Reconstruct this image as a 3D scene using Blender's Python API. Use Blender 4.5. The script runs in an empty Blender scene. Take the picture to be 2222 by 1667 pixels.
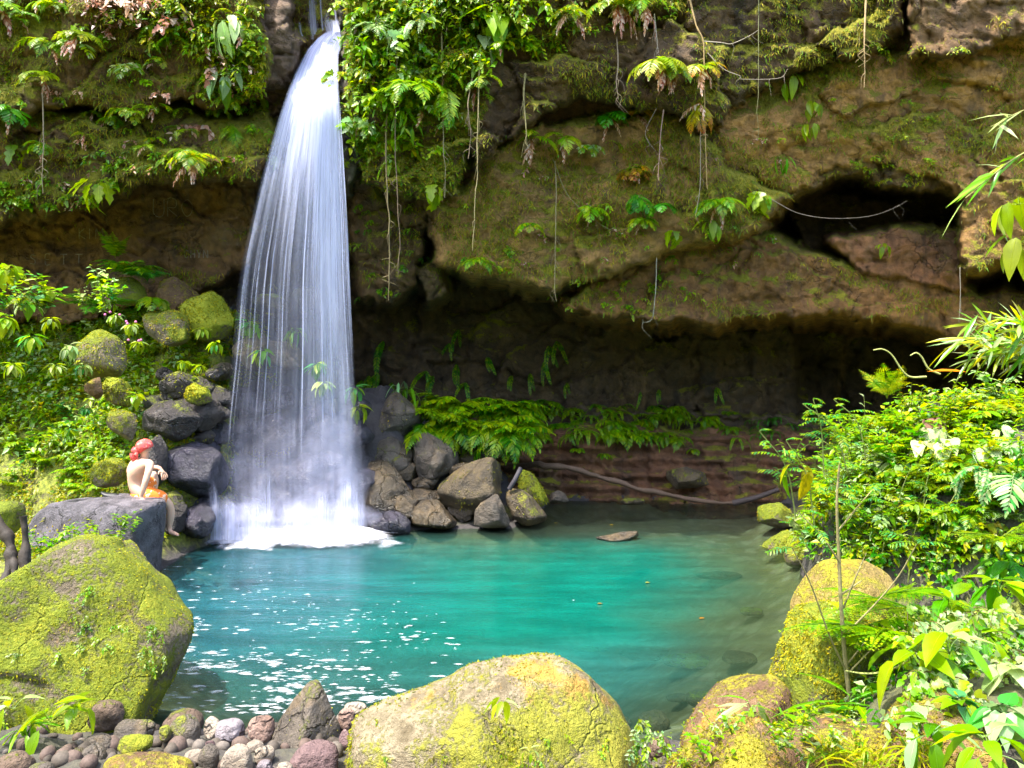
import bpy, bmesh, math, random
import numpy as np
from mathutils import Vector, Matrix, Euler
random.seed(11)
RS = np.random.RandomState(5)
F, YH, HC = 1730.0, 760.0, 2.9          # lens in photo pixels, horizon row, camera height above the pool
SC = bpy.context.scene
COL = SC.collection

def P(px, py, d):
    return Vector(((px-1111)*d/F, d, HC+(YH-py)*d/F))
def PA(px, py, d):
    return np.stack([(px-1111)*d/F, d+0*px, HC+(YH-py)*d/F], -1)
def dw(py):                              # distance of a point of the pool surface seen at row py
    return HC*F/(py-YH)

# ------------------------------------------------------------------ noise
def _hash(ix, iy, iz, s):
    h = (ix*374761393 + iy*668265263 + iz*2147483647 + s*974634777) & 0xFFFFFFFF
    h = ((h ^ (h >> 13))*1274126177) & 0xFFFFFFFF
    h = ((h ^ (h >> 16))*2246822519) & 0xFFFFFFFF
    return ((h ^ (h >> 15)) & 0xFFFFFF)/float(0x7FFFFF)-1.0
def vnoise(p, seed=0):
    p = np.asarray(p, float); i = np.floor(p).astype(np.int64); f = p-i
    w = f*f*f*(f*(f*6-15)+10); r = 0
    for a in (0, 1):
        for b in (0, 1):
            for c in (0, 1):
                wt = (w[..., 0] if a else 1-w[..., 0])*(w[..., 1] if b else 1-w[..., 1])*(w[..., 2] if c else 1-w[..., 2])
                r = r+wt*_hash(i[..., 0]+a, i[..., 1]+b, i[..., 2]+c, seed)
    return r
def fbm(p, o=4, seed=0, g=0.5):
    r = 0; a = 1.0; p = np.asarray(p, float); t = 0
    for k in range(o):
        r = r+a*vnoise(p*(2.03**k)+k*7.31, seed+k); t += a; a *= g
    return r/t
def ridged(p, o=4, seed=0, g=0.5):
    r = 0; a = 1.0; p = np.asarray(p, float); t = 0
    for k in range(o):
        r = r+a*(1-2*np.abs(vnoise(p*(2.1**k)+k*3.7, seed+k))); t += a; a *= g
    return r/t
def sstep(a, b, x):
    t = np.clip((x-a)/(b-a), 0, 1); return t*t*(3-2*t)
def sdf(X, Y, poly):                     # signed distance, positive inside
    poly = np.array(poly, float); n = len(poly); d = np.full(X.shape, 1e9); ins = np.zeros(X.shape, bool)
    for k in range(n):
        a = poly[k]; b = poly[(k+1) % n]; e = b-a
        t = np.clip(((X-a[0])*e[0]+(Y-a[1])*e[1])/(e@e+1e-9), 0, 1)
        d = np.minimum(d, np.hypot(X-a[0]-t*e[0], Y-a[1]-t*e[1]))
        if a[1] != b[1]:
            ins ^= ((a[1] > Y) != (b[1] > Y)) & (X < (b[0]-a[0])*(Y-a[1])/(b[1]-a[1])+a[0])
    return np.where(ins, d, -d)

# ------------------------------------------------------------------ object helpers
def tag(o, label=None, cat=None, group=None, kind=None):
    if label: o['label'] = label
    if cat: o['category'] = cat
    if group: o['group'] = group
    if kind: o['kind'] = kind
    return o
def empty(name, loc, label=None, cat=None, group=None, rz=0):
    o = bpy.data.objects.new(name, None); o.empty_display_size = .1; COL.objects.link(o)
    o.location = loc; o.rotation_euler = (0, 0, rz)
    return tag(o, label, cat, group)
def link(name, me, parent=None, loc=(0, 0, 0), rot=(0, 0, 0), sc=1):
    o = bpy.data.objects.new(name, me); COL.objects.link(o); o.parent = parent
    o.location = loc; o.rotation_euler = rot; o.scale = (sc, sc, sc) if not hasattr(sc, '__len__') else sc
    return o
class LB:
    """collects vertices, faces and one colour per vertex, and makes one mesh of them"""
    def __init__(s): s.V = []; s.F3 = []; s.F4 = []; s.C = []; s.A = {}; s.n = 0
    def add(s, V, F, C=None, **at):
        V = np.asarray(V, float).reshape(-1, 3); F = np.asarray(F, np.int64)
        if len(F):
            (s.F3 if F.shape[1] == 3 else s.F4).append(F+s.n)
        s.V.append(V)
        if C is not None:
            C = np.asarray(C, float); C = np.broadcast_to(C, (len(V), 3)) if C.ndim == 1 else C
            s.C.append(C)
        for k, v in at.items(): s.A.setdefault(k, []).append(np.asarray(v, float))
        s.n += len(V)
    def mesh(s, name, mat, smooth=True):
        V = np.concatenate(s.V); F = []; st = []; k = 0
        for lst, c in ((s.F3, 3), (s.F4, 4)):
            if lst:
                f = np.concatenate(lst); F.append(f.ravel()); st.append(k+np.arange(len(f))*c); k += f.size
        F = np.concatenate(F); st = np.concatenate(st)
        me = bpy.data.meshes.new(name)
        me.vertices.add(len(V)); me.vertices.foreach_set('co', V.astype(np.float32).ravel())
        me.loops.add(len(F)); me.loops.foreach_set('vertex_index', F.astype(np.int32))
        me.polygons.add(len(st)); me.polygons.foreach_set('loop_start', st.astype(np.int32))
        me.update(calc_edges=True)
        me.polygons.foreach_set('use_smooth', np.full(len(st), smooth))
        if s.C:
            c = np.concatenate(s.C); at = me.attributes.new('col', 'FLOAT_COLOR', 'POINT')
            at.data.foreach_set('color', np.concatenate([c, np.ones((len(c), 1))], 1).astype(np.float32).ravel())
        for k2, v in s.A.items():
            v = np.concatenate(v)
            if v.ndim == 1:
                at = me.attributes.new(k2, 'FLOAT', 'POINT'); at.data.foreach_set('value', v.astype(np.float32))
            else:
                at = me.attributes.new(k2, 'FLOAT_VECTOR', 'POINT'); at.data.foreach_set('vector', v.astype(np.float32).ravel())
        me.materials.append(mat); me.validate()
        return me
    def build(s, name, mat, parent=None, loc=(0, 0, 0), smooth=True):
        return link(name, s.mesh(name, mat, smooth), parent, loc)
def grid_faces(nr, nc, flip=False):
    i = np.arange(nr-1)[:, None]*nc+np.arange(nc-1)[None]
    f = np.stack([i, i+1, i+nc+1, i+nc], -1).reshape(-1, 4)
    return f[:, ::-1] if flip else f
def tube(lb, pts, rad, col, n=5):
    pts = np.asarray(pts, float); m = len(pts); rad = np.broadcast_to(np.asarray(rad, float), (m,))
    T = np.gradient(pts, axis=0); T /= np.linalg.norm(T, axis=1)[:, None]+1e-9
    ref = np.where(np.abs(T[:, 2:3]) > .9, [[1., 0, 0]], [[0, 0, 1.]])
    S = np.cross(T, ref); S /= np.linalg.norm(S, axis=1)[:, None]+1e-9; U = np.cross(S, T)
    a = np.arange(n)/n*2*math.pi
    V = pts[:, None]+rad[:, None, None]*(np.cos(a)[None, :, None]*S[:, None]+np.sin(a)[None, :, None]*U[:, None])
    f = [[r*n+k, r*n+(k+1) % n, (r+1)*n+(k+1) % n, (r+1)*n+k] for r in range(m-1) for k in range(n)]
    lb.add(V.reshape(-1, 3), f, np.asarray(col, float))
def smooth_path(pts, m=24):
    pts = np.asarray(pts, float); n = len(pts)
    if n < 3:
        t = np.linspace(0, 1, m)[:, None]; return pts[0]*(1-t)+pts[-1]*t
    q = np.concatenate([[2*pts[0]-pts[1]], pts, [2*pts[-1]-pts[-2]]]); out = []
    for x in np.linspace(0, n-1-1e-6, m):
        k = int(x); t = x-k; a, b, c, d = q[k:k+4]
        out.append(.5*((2*b)+(c-a)*t+(2*a-5*b+4*c-d)*t*t+(3*b-a-3*c+d)*t**3))
    return np.array(out)

# ------------------------------------------------------------------ materials
class NT:
    def __init__(s, name):
        s.m = bpy.data.materials.new(name); s.m.use_nodes = True; s.t = s.m.node_tree; s.t.nodes.clear()
        s.out = s.n('ShaderNodeOutputMaterial')
    def n(s, typ, **kw):
        nd = s.t.nodes.new(typ)
        for k, v in kw.items():
            if k.startswith('i_'):
                k = k[2:]; k = int(k) if k.isdigit() else k.replace('_', ' ')
                if hasattr(v, 'is_output') or isinstance(v, bpy.types.NodeSocket): s.t.links.new(v, nd.inputs[k])
                else: nd.inputs[k].default_value = v
            else: setattr(nd, k, v)
        return nd
    def l(s, a, b): s.t.links.new(a, b)
    def math(s, op, a, b=None, c=None, clamp=False):
        nd = s.n('ShaderNodeMath', operation=op); nd.use_clamp = clamp
        for k, v in enumerate((a, b, c)):
            if v is None: continue
            if isinstance(v, (int, float)): nd.inputs[k].default_value = v
            else: s.l(v, nd.inputs[k])
        return nd.outputs[0]
    def mix(s, f, a, b):
        nd = s.n('ShaderNodeMix', data_type='RGBA')
        for k, v in ((0, f), (6, a), (7, b)):
            if isinstance(v, bpy.types.NodeSocket): s.l(v, nd.inputs[k])
            elif k == 0: nd.inputs[0].default_value = v
            else: nd.inputs[k].default_value = (*v, 1)
        return nd.outputs[2]
    def noise(s, vec, scale, detail=4, rough=.55, out=0):
        nd = s.n('ShaderNodeTexNoise'); nd.inputs['Scale'].default_value = scale
        nd.inputs['Detail'].default_value = detail; nd.inputs['Roughness'].default_value = rough
        if vec is not None: s.l(vec, nd.inputs['Vector'])
        return nd.outputs[out]
    def ramp(s, fac, stops):
        nd = s.n('ShaderNodeValToRGB'); cr = nd.color_ramp
        while len(cr.elements) < len(stops): cr.elements.new(.5)
        for e, (p, c) in zip(cr.elements, stops):
            e.position = p; e.color = (*c, 1) if len(c) == 3 else c
        s.l(fac, nd.inputs[0]); return nd.outputs[0]
    def rng(s, v, a, b, c=0, d=1):
        nd = s.n('ShaderNodeMapRange', interpolation_type='SMOOTHSTEP'); s.l(v, nd.inputs[0])
        for k, x in enumerate((a, b, c, d)): nd.inputs[1+k].default_value = x
        return nd.outputs[0]
    def done(s, shader): s.l(shader, s.out.inputs[0]); return s.m

MOSS_G = ((.045, .08, .006), (.17, .21, .012), (.33, .31, .025))
def rock_mat(name, dark, light, moss=.5, up=.6, wet=0.0, lichen=0.0, mossc=MOSS_G, speck=0, scale=1.0, attr=False):
    """stone with grain, speckle and cracks, and moss growing where it faces up and in patches"""
    m = NT(name); g = m.n('ShaderNodeNewGeometry'); pos = g.outputs['Position']
    sep = m.n('ShaderNodeSeparateXYZ', i_0=g.outputs['Normal'])
    big = m.noise(pos, 1.1*scale, 5, .6); mid = m.noise(pos, 5*scale, 6, .65); fine = m.noise(pos, 34*scale, 4, .7); gr = m.noise(pos, 130*scale, 2, .6)
    base = m.mix(m.rng(mid, .3, .72), dark, light)
    if attr:
        at = m.n('ShaderNodeAttribute', attribute_name='col')
        base = m.mix(1.0, base, base)
        mm = m.n('ShaderNodeMix', data_type='RGBA', blend_type='MULTIPLY'); mm.inputs[0].default_value = 1
        v = m.rng(mid, .25, .78, .45, 1.55); cc = m.n('ShaderNodeCombineColor', i_0=v, i_1=v, i_2=v)
        m.l(at.outputs['Color'], mm.inputs[6]); m.l(cc.outputs[0], mm.inputs[7]); base = mm.outputs[2]
    base = m.mix(m.math('MULTIPLY', m.rng(big, .52, .7), .5), base, [x*1.5+.015 for x in light] if not attr else (.17, .12, .06))
    base = m.mix(m.rng(fine, .56, .74, 0, .55), base, [x*.35 for x in dark])
    base = m.mix(m.rng(gr, .58, .75, 0, .35+speck), base, [min(1, x*1.7+.05) for x in light])
    wv = m.n('ShaderNodeVectorMath', operation='MULTIPLY_ADD'); m.l(m.noise(pos, 2.4*scale, 4, .6, out=1), wv.inputs[0]); wv.inputs[1].default_value = (.55, .55, .55); m.l(pos, wv.inputs[2])
    vc = m.n('ShaderNodeTexVoronoi', feature='DISTANCE_TO_EDGE', i_Vector=wv.outputs[0], i_Scale=1.5*scale); crk = m.math('MULTIPLY', m.rng(vc.outputs[0], .0, .028, 1, 0), m.rng(big, .4, .55))
    base = m.mix(m.math('MULTIPLY', crk, .45), base, [x*.2 for x in dark])
    if lichen:
        lm = m.math('MULTIPLY', m.rng(m.noise(pos, 2.6*scale, 6, .68), .52, .62), m.rng(sep.outputs[2], -.1, .6))
        base = m.mix(m.math('MULTIPLY', lm, lichen), base, m.mix(mid, (.42, .17, .01), (.36, .30, .05)))
    # moss cover
    e = m.math('ADD', m.math('MULTIPLY', sep.outputs[2], up*.5), m.math('ADD', m.math('MULTIPLY', m.math('SUBTRACT', mid, .5), 1.3), m.math('MULTIPLY', m.math('SUBTRACT', big, .5), 1.5)))
    e = m.math('ADD', e, m.math('MULTIPLY', m.math('SUBTRACT', fine, .5), .9))
    if attr:
        sm = m.n('ShaderNodeMapping', i_Vector=pos); sm.inputs['Scale'].default_value = (2.6, 2.6, .22)
        sn = m.noise(sm.outputs[0], 1.0, 5, .65); base = m.mix(m.rng(sn, .5, .72, 0, .75), base, (.03, .024, .016)); base = m.mix(m.rng(sn, .45, .25, 0, .4), base, (.26, .15, .055))
        am = m.n('ShaderNodeAttribute', attribute_name='moss'); e = m.math('ADD', e, m.math('SUBTRACT', am.outputs['Fac'], .55))
    else: e = m.math('ADD', e, moss-.55)
    mk = m.rng(e, -.05, .22)
    mc = m.ramp(m.math('ADD', m.math('MULTIPLY', fine, .55), m.math('MULTIPLY', m.noise(pos, 2.2*scale, 4), .5)), ((.25, mossc[0]), (.52, mossc[1]), (.75, mossc[2])))
    colr = m.mix(mk, base, mc)
    h = m.math('ADD', m.math('MULTIPLY', mid, 1.0), m.math('ADD', m.math('MULTIPLY', fine, .45), m.math('MULTIPLY', gr, .12)))
    h = m.math('ADD', h, m.math('MULTIPLY', m.math('MULTIPLY', mk, m.noise(pos, 60*scale, 3, .7)), .55))
    h = m.math('SUBTRACT', h, m.math('MULTIPLY', crk, .4))
    bp = m.n('ShaderNodeBump', i_Strength=.9, i_Distance=.08/scale, i_Height=h)
    b = m.n('ShaderNodeBsdfPrincipled', i_Base_Color=colr, i_Normal=bp.outputs[0])
    rough = m.math('SUBTRACT', .88, m.math('MULTIPLY', m.math('SUBTRACT', 1, mk), wet*.72))
    m.l(m.math('ADD', rough, m.math('MULTIPLY', m.math('SUBTRACT', fine, .5), .25)), b.inputs['Roughness'])
    b.inputs['Specular IOR Level'].default_value = .3+.4*wet
    return m.done(b.outputs[0])

def leaf_material(name='leaf', rough=.38, trans=.42):
    m = NT(name); at = m.n('ShaderNodeAttribute', attribute_name='col'); oi = m.n('ShaderNodeObjectInfo')
    geo = m.n('ShaderNodeNewGeometry')
    nz = m.noise(geo.outputs['Position'], 9, 3)
    hs = m.n('ShaderNodeHueSaturation', i_Color=at.outputs['Color'], i_Saturation=1.12)
    m.l(m.rng(oi.outputs['Random'], 0, 1, .482, .512), hs.inputs['Hue'])
    m.l(m.math('ADD', m.rng(m.math('FRACT', m.math('MULTIPLY', oi.outputs['Random'], 7.13)), 0, 1, .72, 1.15), m.math('MULTIPLY', m.math('SUBTRACT', nz, .5), .7)), hs.inputs['Value'])
    b = m.n('ShaderNodeBsdfPrincipled', i_Base_Color=hs.outputs[0], i_Roughness=rough)
    b.inputs['Specular IOR Level'].default_value = .36
    h2 = m.n('ShaderNodeHueSaturation', i_Color=hs.outputs[0], i_Saturation=1.1, i_Value=1.9, i_Hue=.485)
    t = m.n('ShaderNodeBsdfTranslucent', i_Color=h2.outputs[0])
    mx = m.n('ShaderNodeMixShader', i_0=trans, i_1=b.outputs[0], i_2=t.outputs[0])
    return m.done(mx.outputs[0])
LEAF = leaf_material()
LEAF_GLOSS = leaf_material('glossy_leaf', .3, .35)
MOSSLEAF = leaf_material('moss_leaf', .7, .3)
def plain(name, col, rough=.6, var=.3, scale=30):
    m = NT(name); g = m.n('ShaderNodeNewGeometry'); nz = m.noise(g.outputs['Position'], scale, 4)
    c = m.mix(nz, [x*(1-var) for x in col], [min(1, x*(1+var)) for x in col])
    bp = m.n('ShaderNodeBump', i_Strength=.3, i_Distance=.01, i_Height=nz)
    b = m.n('ShaderNodeBsdfPrincipled', i_Base_Color=c, i_Roughness=rough, i_Normal=bp.outputs[0])
    return m.done(b.outputs[0])
def colmat(name, rough=.6, var=.25, scale=40, trans=0):
    m = NT(name); at = m.n('ShaderNodeAttribute', attribute_name='col'); g = m.n('ShaderNodeNewGeometry')
    nz = m.noise(g.outputs['Position'], scale, 4)
    hs = m.n('ShaderNodeHueSaturation', i_Color=at.outputs['Color']); m.l(m.rng(nz, .2, .8, 1-var, 1+var), hs.inputs['Value'])
    bp = m.n('ShaderNodeBump', i_Strength=.3, i_Distance=.01, i_Height=nz)
    b = m.n('ShaderNodeBsdfPrincipled', i_Base_Color=hs.outputs[0], i_Roughness=rough, i_Normal=bp.outputs[0])
    return m.done(b.outputs[0])
BARK = colmat('bark', .75)

# ------------------------------------------------------------------ camera, sky, sun
cam = bpy.data.cameras.new('camera'); co = bpy.data.objects.new('camera', cam); COL.objects.link(co)
cam.sensor_width = 36; cam.lens = 36*F/2222; cam.shift_y = -(833.5-YH)/2222; cam.clip_end = 500; cam.clip_start = .05
co.location = (0, 0, HC); co.rotation_euler = (math.pi/2, 0, 0); SC.camera = co
SUN_DIR = Vector((-.62, -.42, 1.75)).normalized()            # towards the sun
w = bpy.data.worlds.new('World'); SC.world = w; w.use_nodes = True
nt = w.node_tree; sky = nt.nodes.new('ShaderNodeTexSky'); sky.sky_type = 'NISHITA'; sky.sun_disc = False
sky.sun_elevation = math.asin(SUN_DIR.z); sky.sun_rotation = math.atan2(SUN_DIR.x, SUN_DIR.y)
sky.air_density = 1.0; sky.dust_density = 3.0
bg = nt.nodes['Background']; bg.inputs[1].default_value = .15; nt.links.new(sky.outputs[0], bg.inputs[0])
sd = bpy.data.lights.new('sun', 'SUN'); sd.energy = 2.1; sd.angle = math.radians(.5); sd.color = (1, .95, .86)
so = bpy.data.objects.new('sun', sd); COL.objects.link(so)
so.rotation_euler = SUN_DIR.to_track_quat('Z', 'Y').to_euler(); so.location = (-6, -4, 18)
SC.view_settings.view_transform = 'Standard'; SC.view_settings.look = 'None'
SC.view_settings.exposure = 2.45; SC.view_settings.gamma = 1.0
SC.cycles.max_bounces = 8; SC.cycles.transparent_max_bounces = 24; SC.cycles.diffuse_bounces = 3; SC.cycles.glossy_bounces = 2
SC.cycles.transmission_bounces = 4; SC.cycles.use_denoising = True; SC.cycles.caustics_reflective = False; SC.cycles.caustics_refractive = False
SC.cycles.sample_clamp_indirect = 4.0
# ================================================================== CLIFF
# rock masses: outline (photo pixels), distance, width of rounded edge (px), rounding (m), slope right, slope down (m/100px), colour, moss
K1 = (.060, .040, .019); K2 = (.080, .054, .025); KD = (.05, .038, .024); KR = (.11, .05, .027); KB = (.028, .022, .017)  # KB: cave back rock, with the cave's shade darkened into its colour
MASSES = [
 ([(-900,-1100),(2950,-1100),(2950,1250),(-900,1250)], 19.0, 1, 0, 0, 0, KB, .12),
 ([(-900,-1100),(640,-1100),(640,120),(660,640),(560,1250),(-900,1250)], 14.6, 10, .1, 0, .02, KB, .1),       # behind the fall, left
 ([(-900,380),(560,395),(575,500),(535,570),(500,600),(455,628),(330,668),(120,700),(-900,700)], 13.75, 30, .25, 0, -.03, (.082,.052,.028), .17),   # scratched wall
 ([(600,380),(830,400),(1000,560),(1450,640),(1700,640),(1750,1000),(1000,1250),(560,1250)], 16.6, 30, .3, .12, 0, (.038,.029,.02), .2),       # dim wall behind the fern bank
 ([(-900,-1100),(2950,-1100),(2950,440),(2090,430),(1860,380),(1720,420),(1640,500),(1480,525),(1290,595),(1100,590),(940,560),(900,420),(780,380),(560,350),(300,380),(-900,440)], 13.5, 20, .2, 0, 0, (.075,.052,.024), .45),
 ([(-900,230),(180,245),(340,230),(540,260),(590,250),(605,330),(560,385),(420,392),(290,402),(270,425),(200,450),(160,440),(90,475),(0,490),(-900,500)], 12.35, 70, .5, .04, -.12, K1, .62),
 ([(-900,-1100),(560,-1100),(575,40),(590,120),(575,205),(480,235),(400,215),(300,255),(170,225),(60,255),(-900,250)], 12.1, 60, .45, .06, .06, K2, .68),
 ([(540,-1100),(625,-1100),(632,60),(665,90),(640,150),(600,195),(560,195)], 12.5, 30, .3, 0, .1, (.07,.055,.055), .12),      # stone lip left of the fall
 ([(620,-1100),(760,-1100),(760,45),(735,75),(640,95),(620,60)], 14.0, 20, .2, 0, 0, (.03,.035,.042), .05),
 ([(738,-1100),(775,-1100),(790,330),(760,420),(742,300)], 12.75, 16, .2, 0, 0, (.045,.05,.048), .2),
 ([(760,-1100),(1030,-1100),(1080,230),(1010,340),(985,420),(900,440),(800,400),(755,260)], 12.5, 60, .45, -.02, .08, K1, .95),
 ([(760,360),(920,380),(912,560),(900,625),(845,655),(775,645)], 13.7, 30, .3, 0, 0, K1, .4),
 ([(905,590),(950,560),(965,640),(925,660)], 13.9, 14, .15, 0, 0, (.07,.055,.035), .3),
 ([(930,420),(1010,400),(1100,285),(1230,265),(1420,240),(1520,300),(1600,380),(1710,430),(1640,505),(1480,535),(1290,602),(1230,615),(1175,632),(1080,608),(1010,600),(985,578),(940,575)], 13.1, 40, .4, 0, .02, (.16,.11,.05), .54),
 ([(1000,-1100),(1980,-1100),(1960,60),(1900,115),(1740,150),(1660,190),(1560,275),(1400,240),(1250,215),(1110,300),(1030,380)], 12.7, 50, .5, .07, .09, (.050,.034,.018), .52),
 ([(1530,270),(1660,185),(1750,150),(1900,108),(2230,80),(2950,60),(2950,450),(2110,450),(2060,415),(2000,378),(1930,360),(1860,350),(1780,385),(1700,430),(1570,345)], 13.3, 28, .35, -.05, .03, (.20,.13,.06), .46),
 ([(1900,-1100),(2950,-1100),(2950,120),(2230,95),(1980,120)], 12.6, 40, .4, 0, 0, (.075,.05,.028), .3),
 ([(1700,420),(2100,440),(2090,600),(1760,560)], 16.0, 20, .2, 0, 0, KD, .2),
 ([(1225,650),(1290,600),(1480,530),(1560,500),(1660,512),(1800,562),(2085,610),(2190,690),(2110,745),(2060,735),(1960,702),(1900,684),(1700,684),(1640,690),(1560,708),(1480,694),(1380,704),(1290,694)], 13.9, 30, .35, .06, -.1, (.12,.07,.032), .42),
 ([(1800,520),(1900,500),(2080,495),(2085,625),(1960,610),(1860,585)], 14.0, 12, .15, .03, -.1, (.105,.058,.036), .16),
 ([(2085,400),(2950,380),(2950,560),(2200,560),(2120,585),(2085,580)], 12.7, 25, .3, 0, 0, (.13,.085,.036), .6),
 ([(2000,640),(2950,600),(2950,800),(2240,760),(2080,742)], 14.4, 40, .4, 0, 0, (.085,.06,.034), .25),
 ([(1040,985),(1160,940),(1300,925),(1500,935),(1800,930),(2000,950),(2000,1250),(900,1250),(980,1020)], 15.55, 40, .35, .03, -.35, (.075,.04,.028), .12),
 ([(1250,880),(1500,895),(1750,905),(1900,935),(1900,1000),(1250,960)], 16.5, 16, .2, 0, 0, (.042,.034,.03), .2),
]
def axis(a0, a, b, b1, st, cs):
    return np.unique(np.concatenate([np.arange(a0, a, cs), np.arange(a, b, st), np.arange(b, b1+cs, cs)]))
GX = axis(-880, -40, 2262, 2900, 4.5, 28.0); GY = axis(-1050, -30, 1130, 1230, 4.5, 28.0)
CX, CY = np.meshgrid(GX, GY)
nz2 = np.stack([CX/75, CY/75, 0*CX], -1)
WX = CX+20*fbm(nz2, 4, 3)+7*fbm(nz2*5, 2, 31); WY = CY+20*fbm(nz2+9.7, 4, 5)+7*fbm(nz2*5+3, 2, 33)
CD = np.full(CX.shape, 99.); CC = np.zeros(CX.shape+(3,)); CM = np.zeros(CX.shape)
for poly, d0, ew, er, gx, gy, col, ms in MASSES:
    s = sdf(WX, WY, poly); pp = np.array(poly, float); pp = pp[(pp > -900).all(1) & (pp[:, 0] < 2900)] if len(poly) > 4 else pp
    cx, cy = pp.mean(0)
    ew *= .5; er *= .65; t = np.clip(s/ew, 0, 1); rnd = er*(1-np.sqrt(np.clip(1-(1-t)**2, 0, 1)))
    d = d0+gx*np.clip(CX-cx, -900, 900)/100+gy*np.clip(CY-cy, -350, 350)/100+rnd+np.where(s < 0, -s*.13, 0)
    sel = d < CD
    CD = np.where(sel, d, CD); CC[sel] = col; CM[sel] = ms
# forest-topped cliff leans back above the picture
CD = CD+np.where(CY < -60, (-60-CY)*.0035, 0)
pos = PA(CX, CY, CD)
fr = ridged(pos*np.array([.55, .55, .8]), 4, 21)
CD = CD-.22*fbm(pos*.7, 4, 11)-.16*np.clip(fr, -1, 1)-.10*fbm(pos*np.array([2.1, 2.1, 3.2]), 4, 17)-.045*fbm(pos*9, 3, 19)
def cells(p, seed):
    i0 = np.floor(p).astype(np.int64); best = np.full(p.shape[:-1], 9.); val = np.zeros(p.shape[:-1]); sec = np.full(p.shape[:-1], 9.)
    for a in (-1, 0, 1):
        for b in (-1, 0, 1):
            for c in (-1, 0, 1):
                ii = i0+np.array([a, b, c]); h = [_hash(ii[..., 0], ii[..., 1], ii[..., 2], seed+k)*.5+.5 for k in range(6)]
                dv = p-(ii+np.stack(h[:3], -1)); dd = np.sqrt((dv**2).sum(-1)); nearer = dd < best; sec = np.where(nearer, best, np.minimum(sec, dd)); best = np.where(nearer, dd, best)
                val = np.where(nearer, h[3]-.5+(dv[..., 0]*(h[4]-.5)+dv[..., 2]*(h[5]-.3))*1.1, val)
    return val, sec-best
wj = pos+.25*np.stack([fbm(pos*1.7, 3, 51), 0*CX, fbm(pos*1.7, 3, 52)], -1)
blk = np.clip(1.25-CC[..., 0]*6.0, .5, 1)
for sc_, am, sd_ in ((np.array([.75, .5, 1.25]), .30, 81), (np.array([2.1, 1.2, 3.0]), .11, 83), (np.array([5., 3, 7.]), .035, 85)):
    v_, ed = cells(wj*sc_, sd_); CD = CD-am*blk*v_+am*.25*blk*sstep(.12, 0, ed)
lay = np.abs(((pos[..., 2]+.12*fbm(pos*.8, 3, 8)+pos[..., 0]*.03)*4.2) % 1-.5)*2      # bedding of the low ledge
inl = sstep(905, 950, CY)*sstep(980, 1060, CX)
CD = CD+inl*.16*(lay-.5)
pos = PA(CX, CY, CD)
CM = CM+.26*fbm(pos*.9, 4, 44)
brt = 1+.35*fbm(pos*1.3, 4, 71)
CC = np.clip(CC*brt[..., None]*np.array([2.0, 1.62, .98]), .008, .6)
def cliff_d(px, py):
    px = np.asarray(px, float); py = np.asarray(py, float)
    i = np.clip(np.searchsorted(GX, px)-1, 0, len(GX)-2); j = np.clip(np.searchsorted(GY, py)-1, 0, len(GY)-2)
    u = np.clip((px-GX[i])/(GX[i+1]-GX[i]), 0, 1); v = np.clip((py-GY[j])/(GY[j+1]-GY[j]), 0, 1)
    return (CD[j, i]*(1-u)+CD[j, i+1]*u)*(1-v)+(CD[j+1, i]*(1-u)+CD[j+1, i+1]*u)*v
def cliff_p(px, py, off=.03):
    return P(px, py, float(cliff_d(px, py))-off)
def cliff_near(px, py, r=9):          # nearest depth around a point, for things that hang from a lip
    return min(float(cliff_d(px+a, py+b)) for a in (-r, 0, r) for b in (-r, 0, r))
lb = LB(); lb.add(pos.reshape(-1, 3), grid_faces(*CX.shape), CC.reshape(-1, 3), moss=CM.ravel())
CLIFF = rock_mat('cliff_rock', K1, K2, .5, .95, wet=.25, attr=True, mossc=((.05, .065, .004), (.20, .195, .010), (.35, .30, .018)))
tag(lb.build('cliff', CLIFF), kind='structure')

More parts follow.
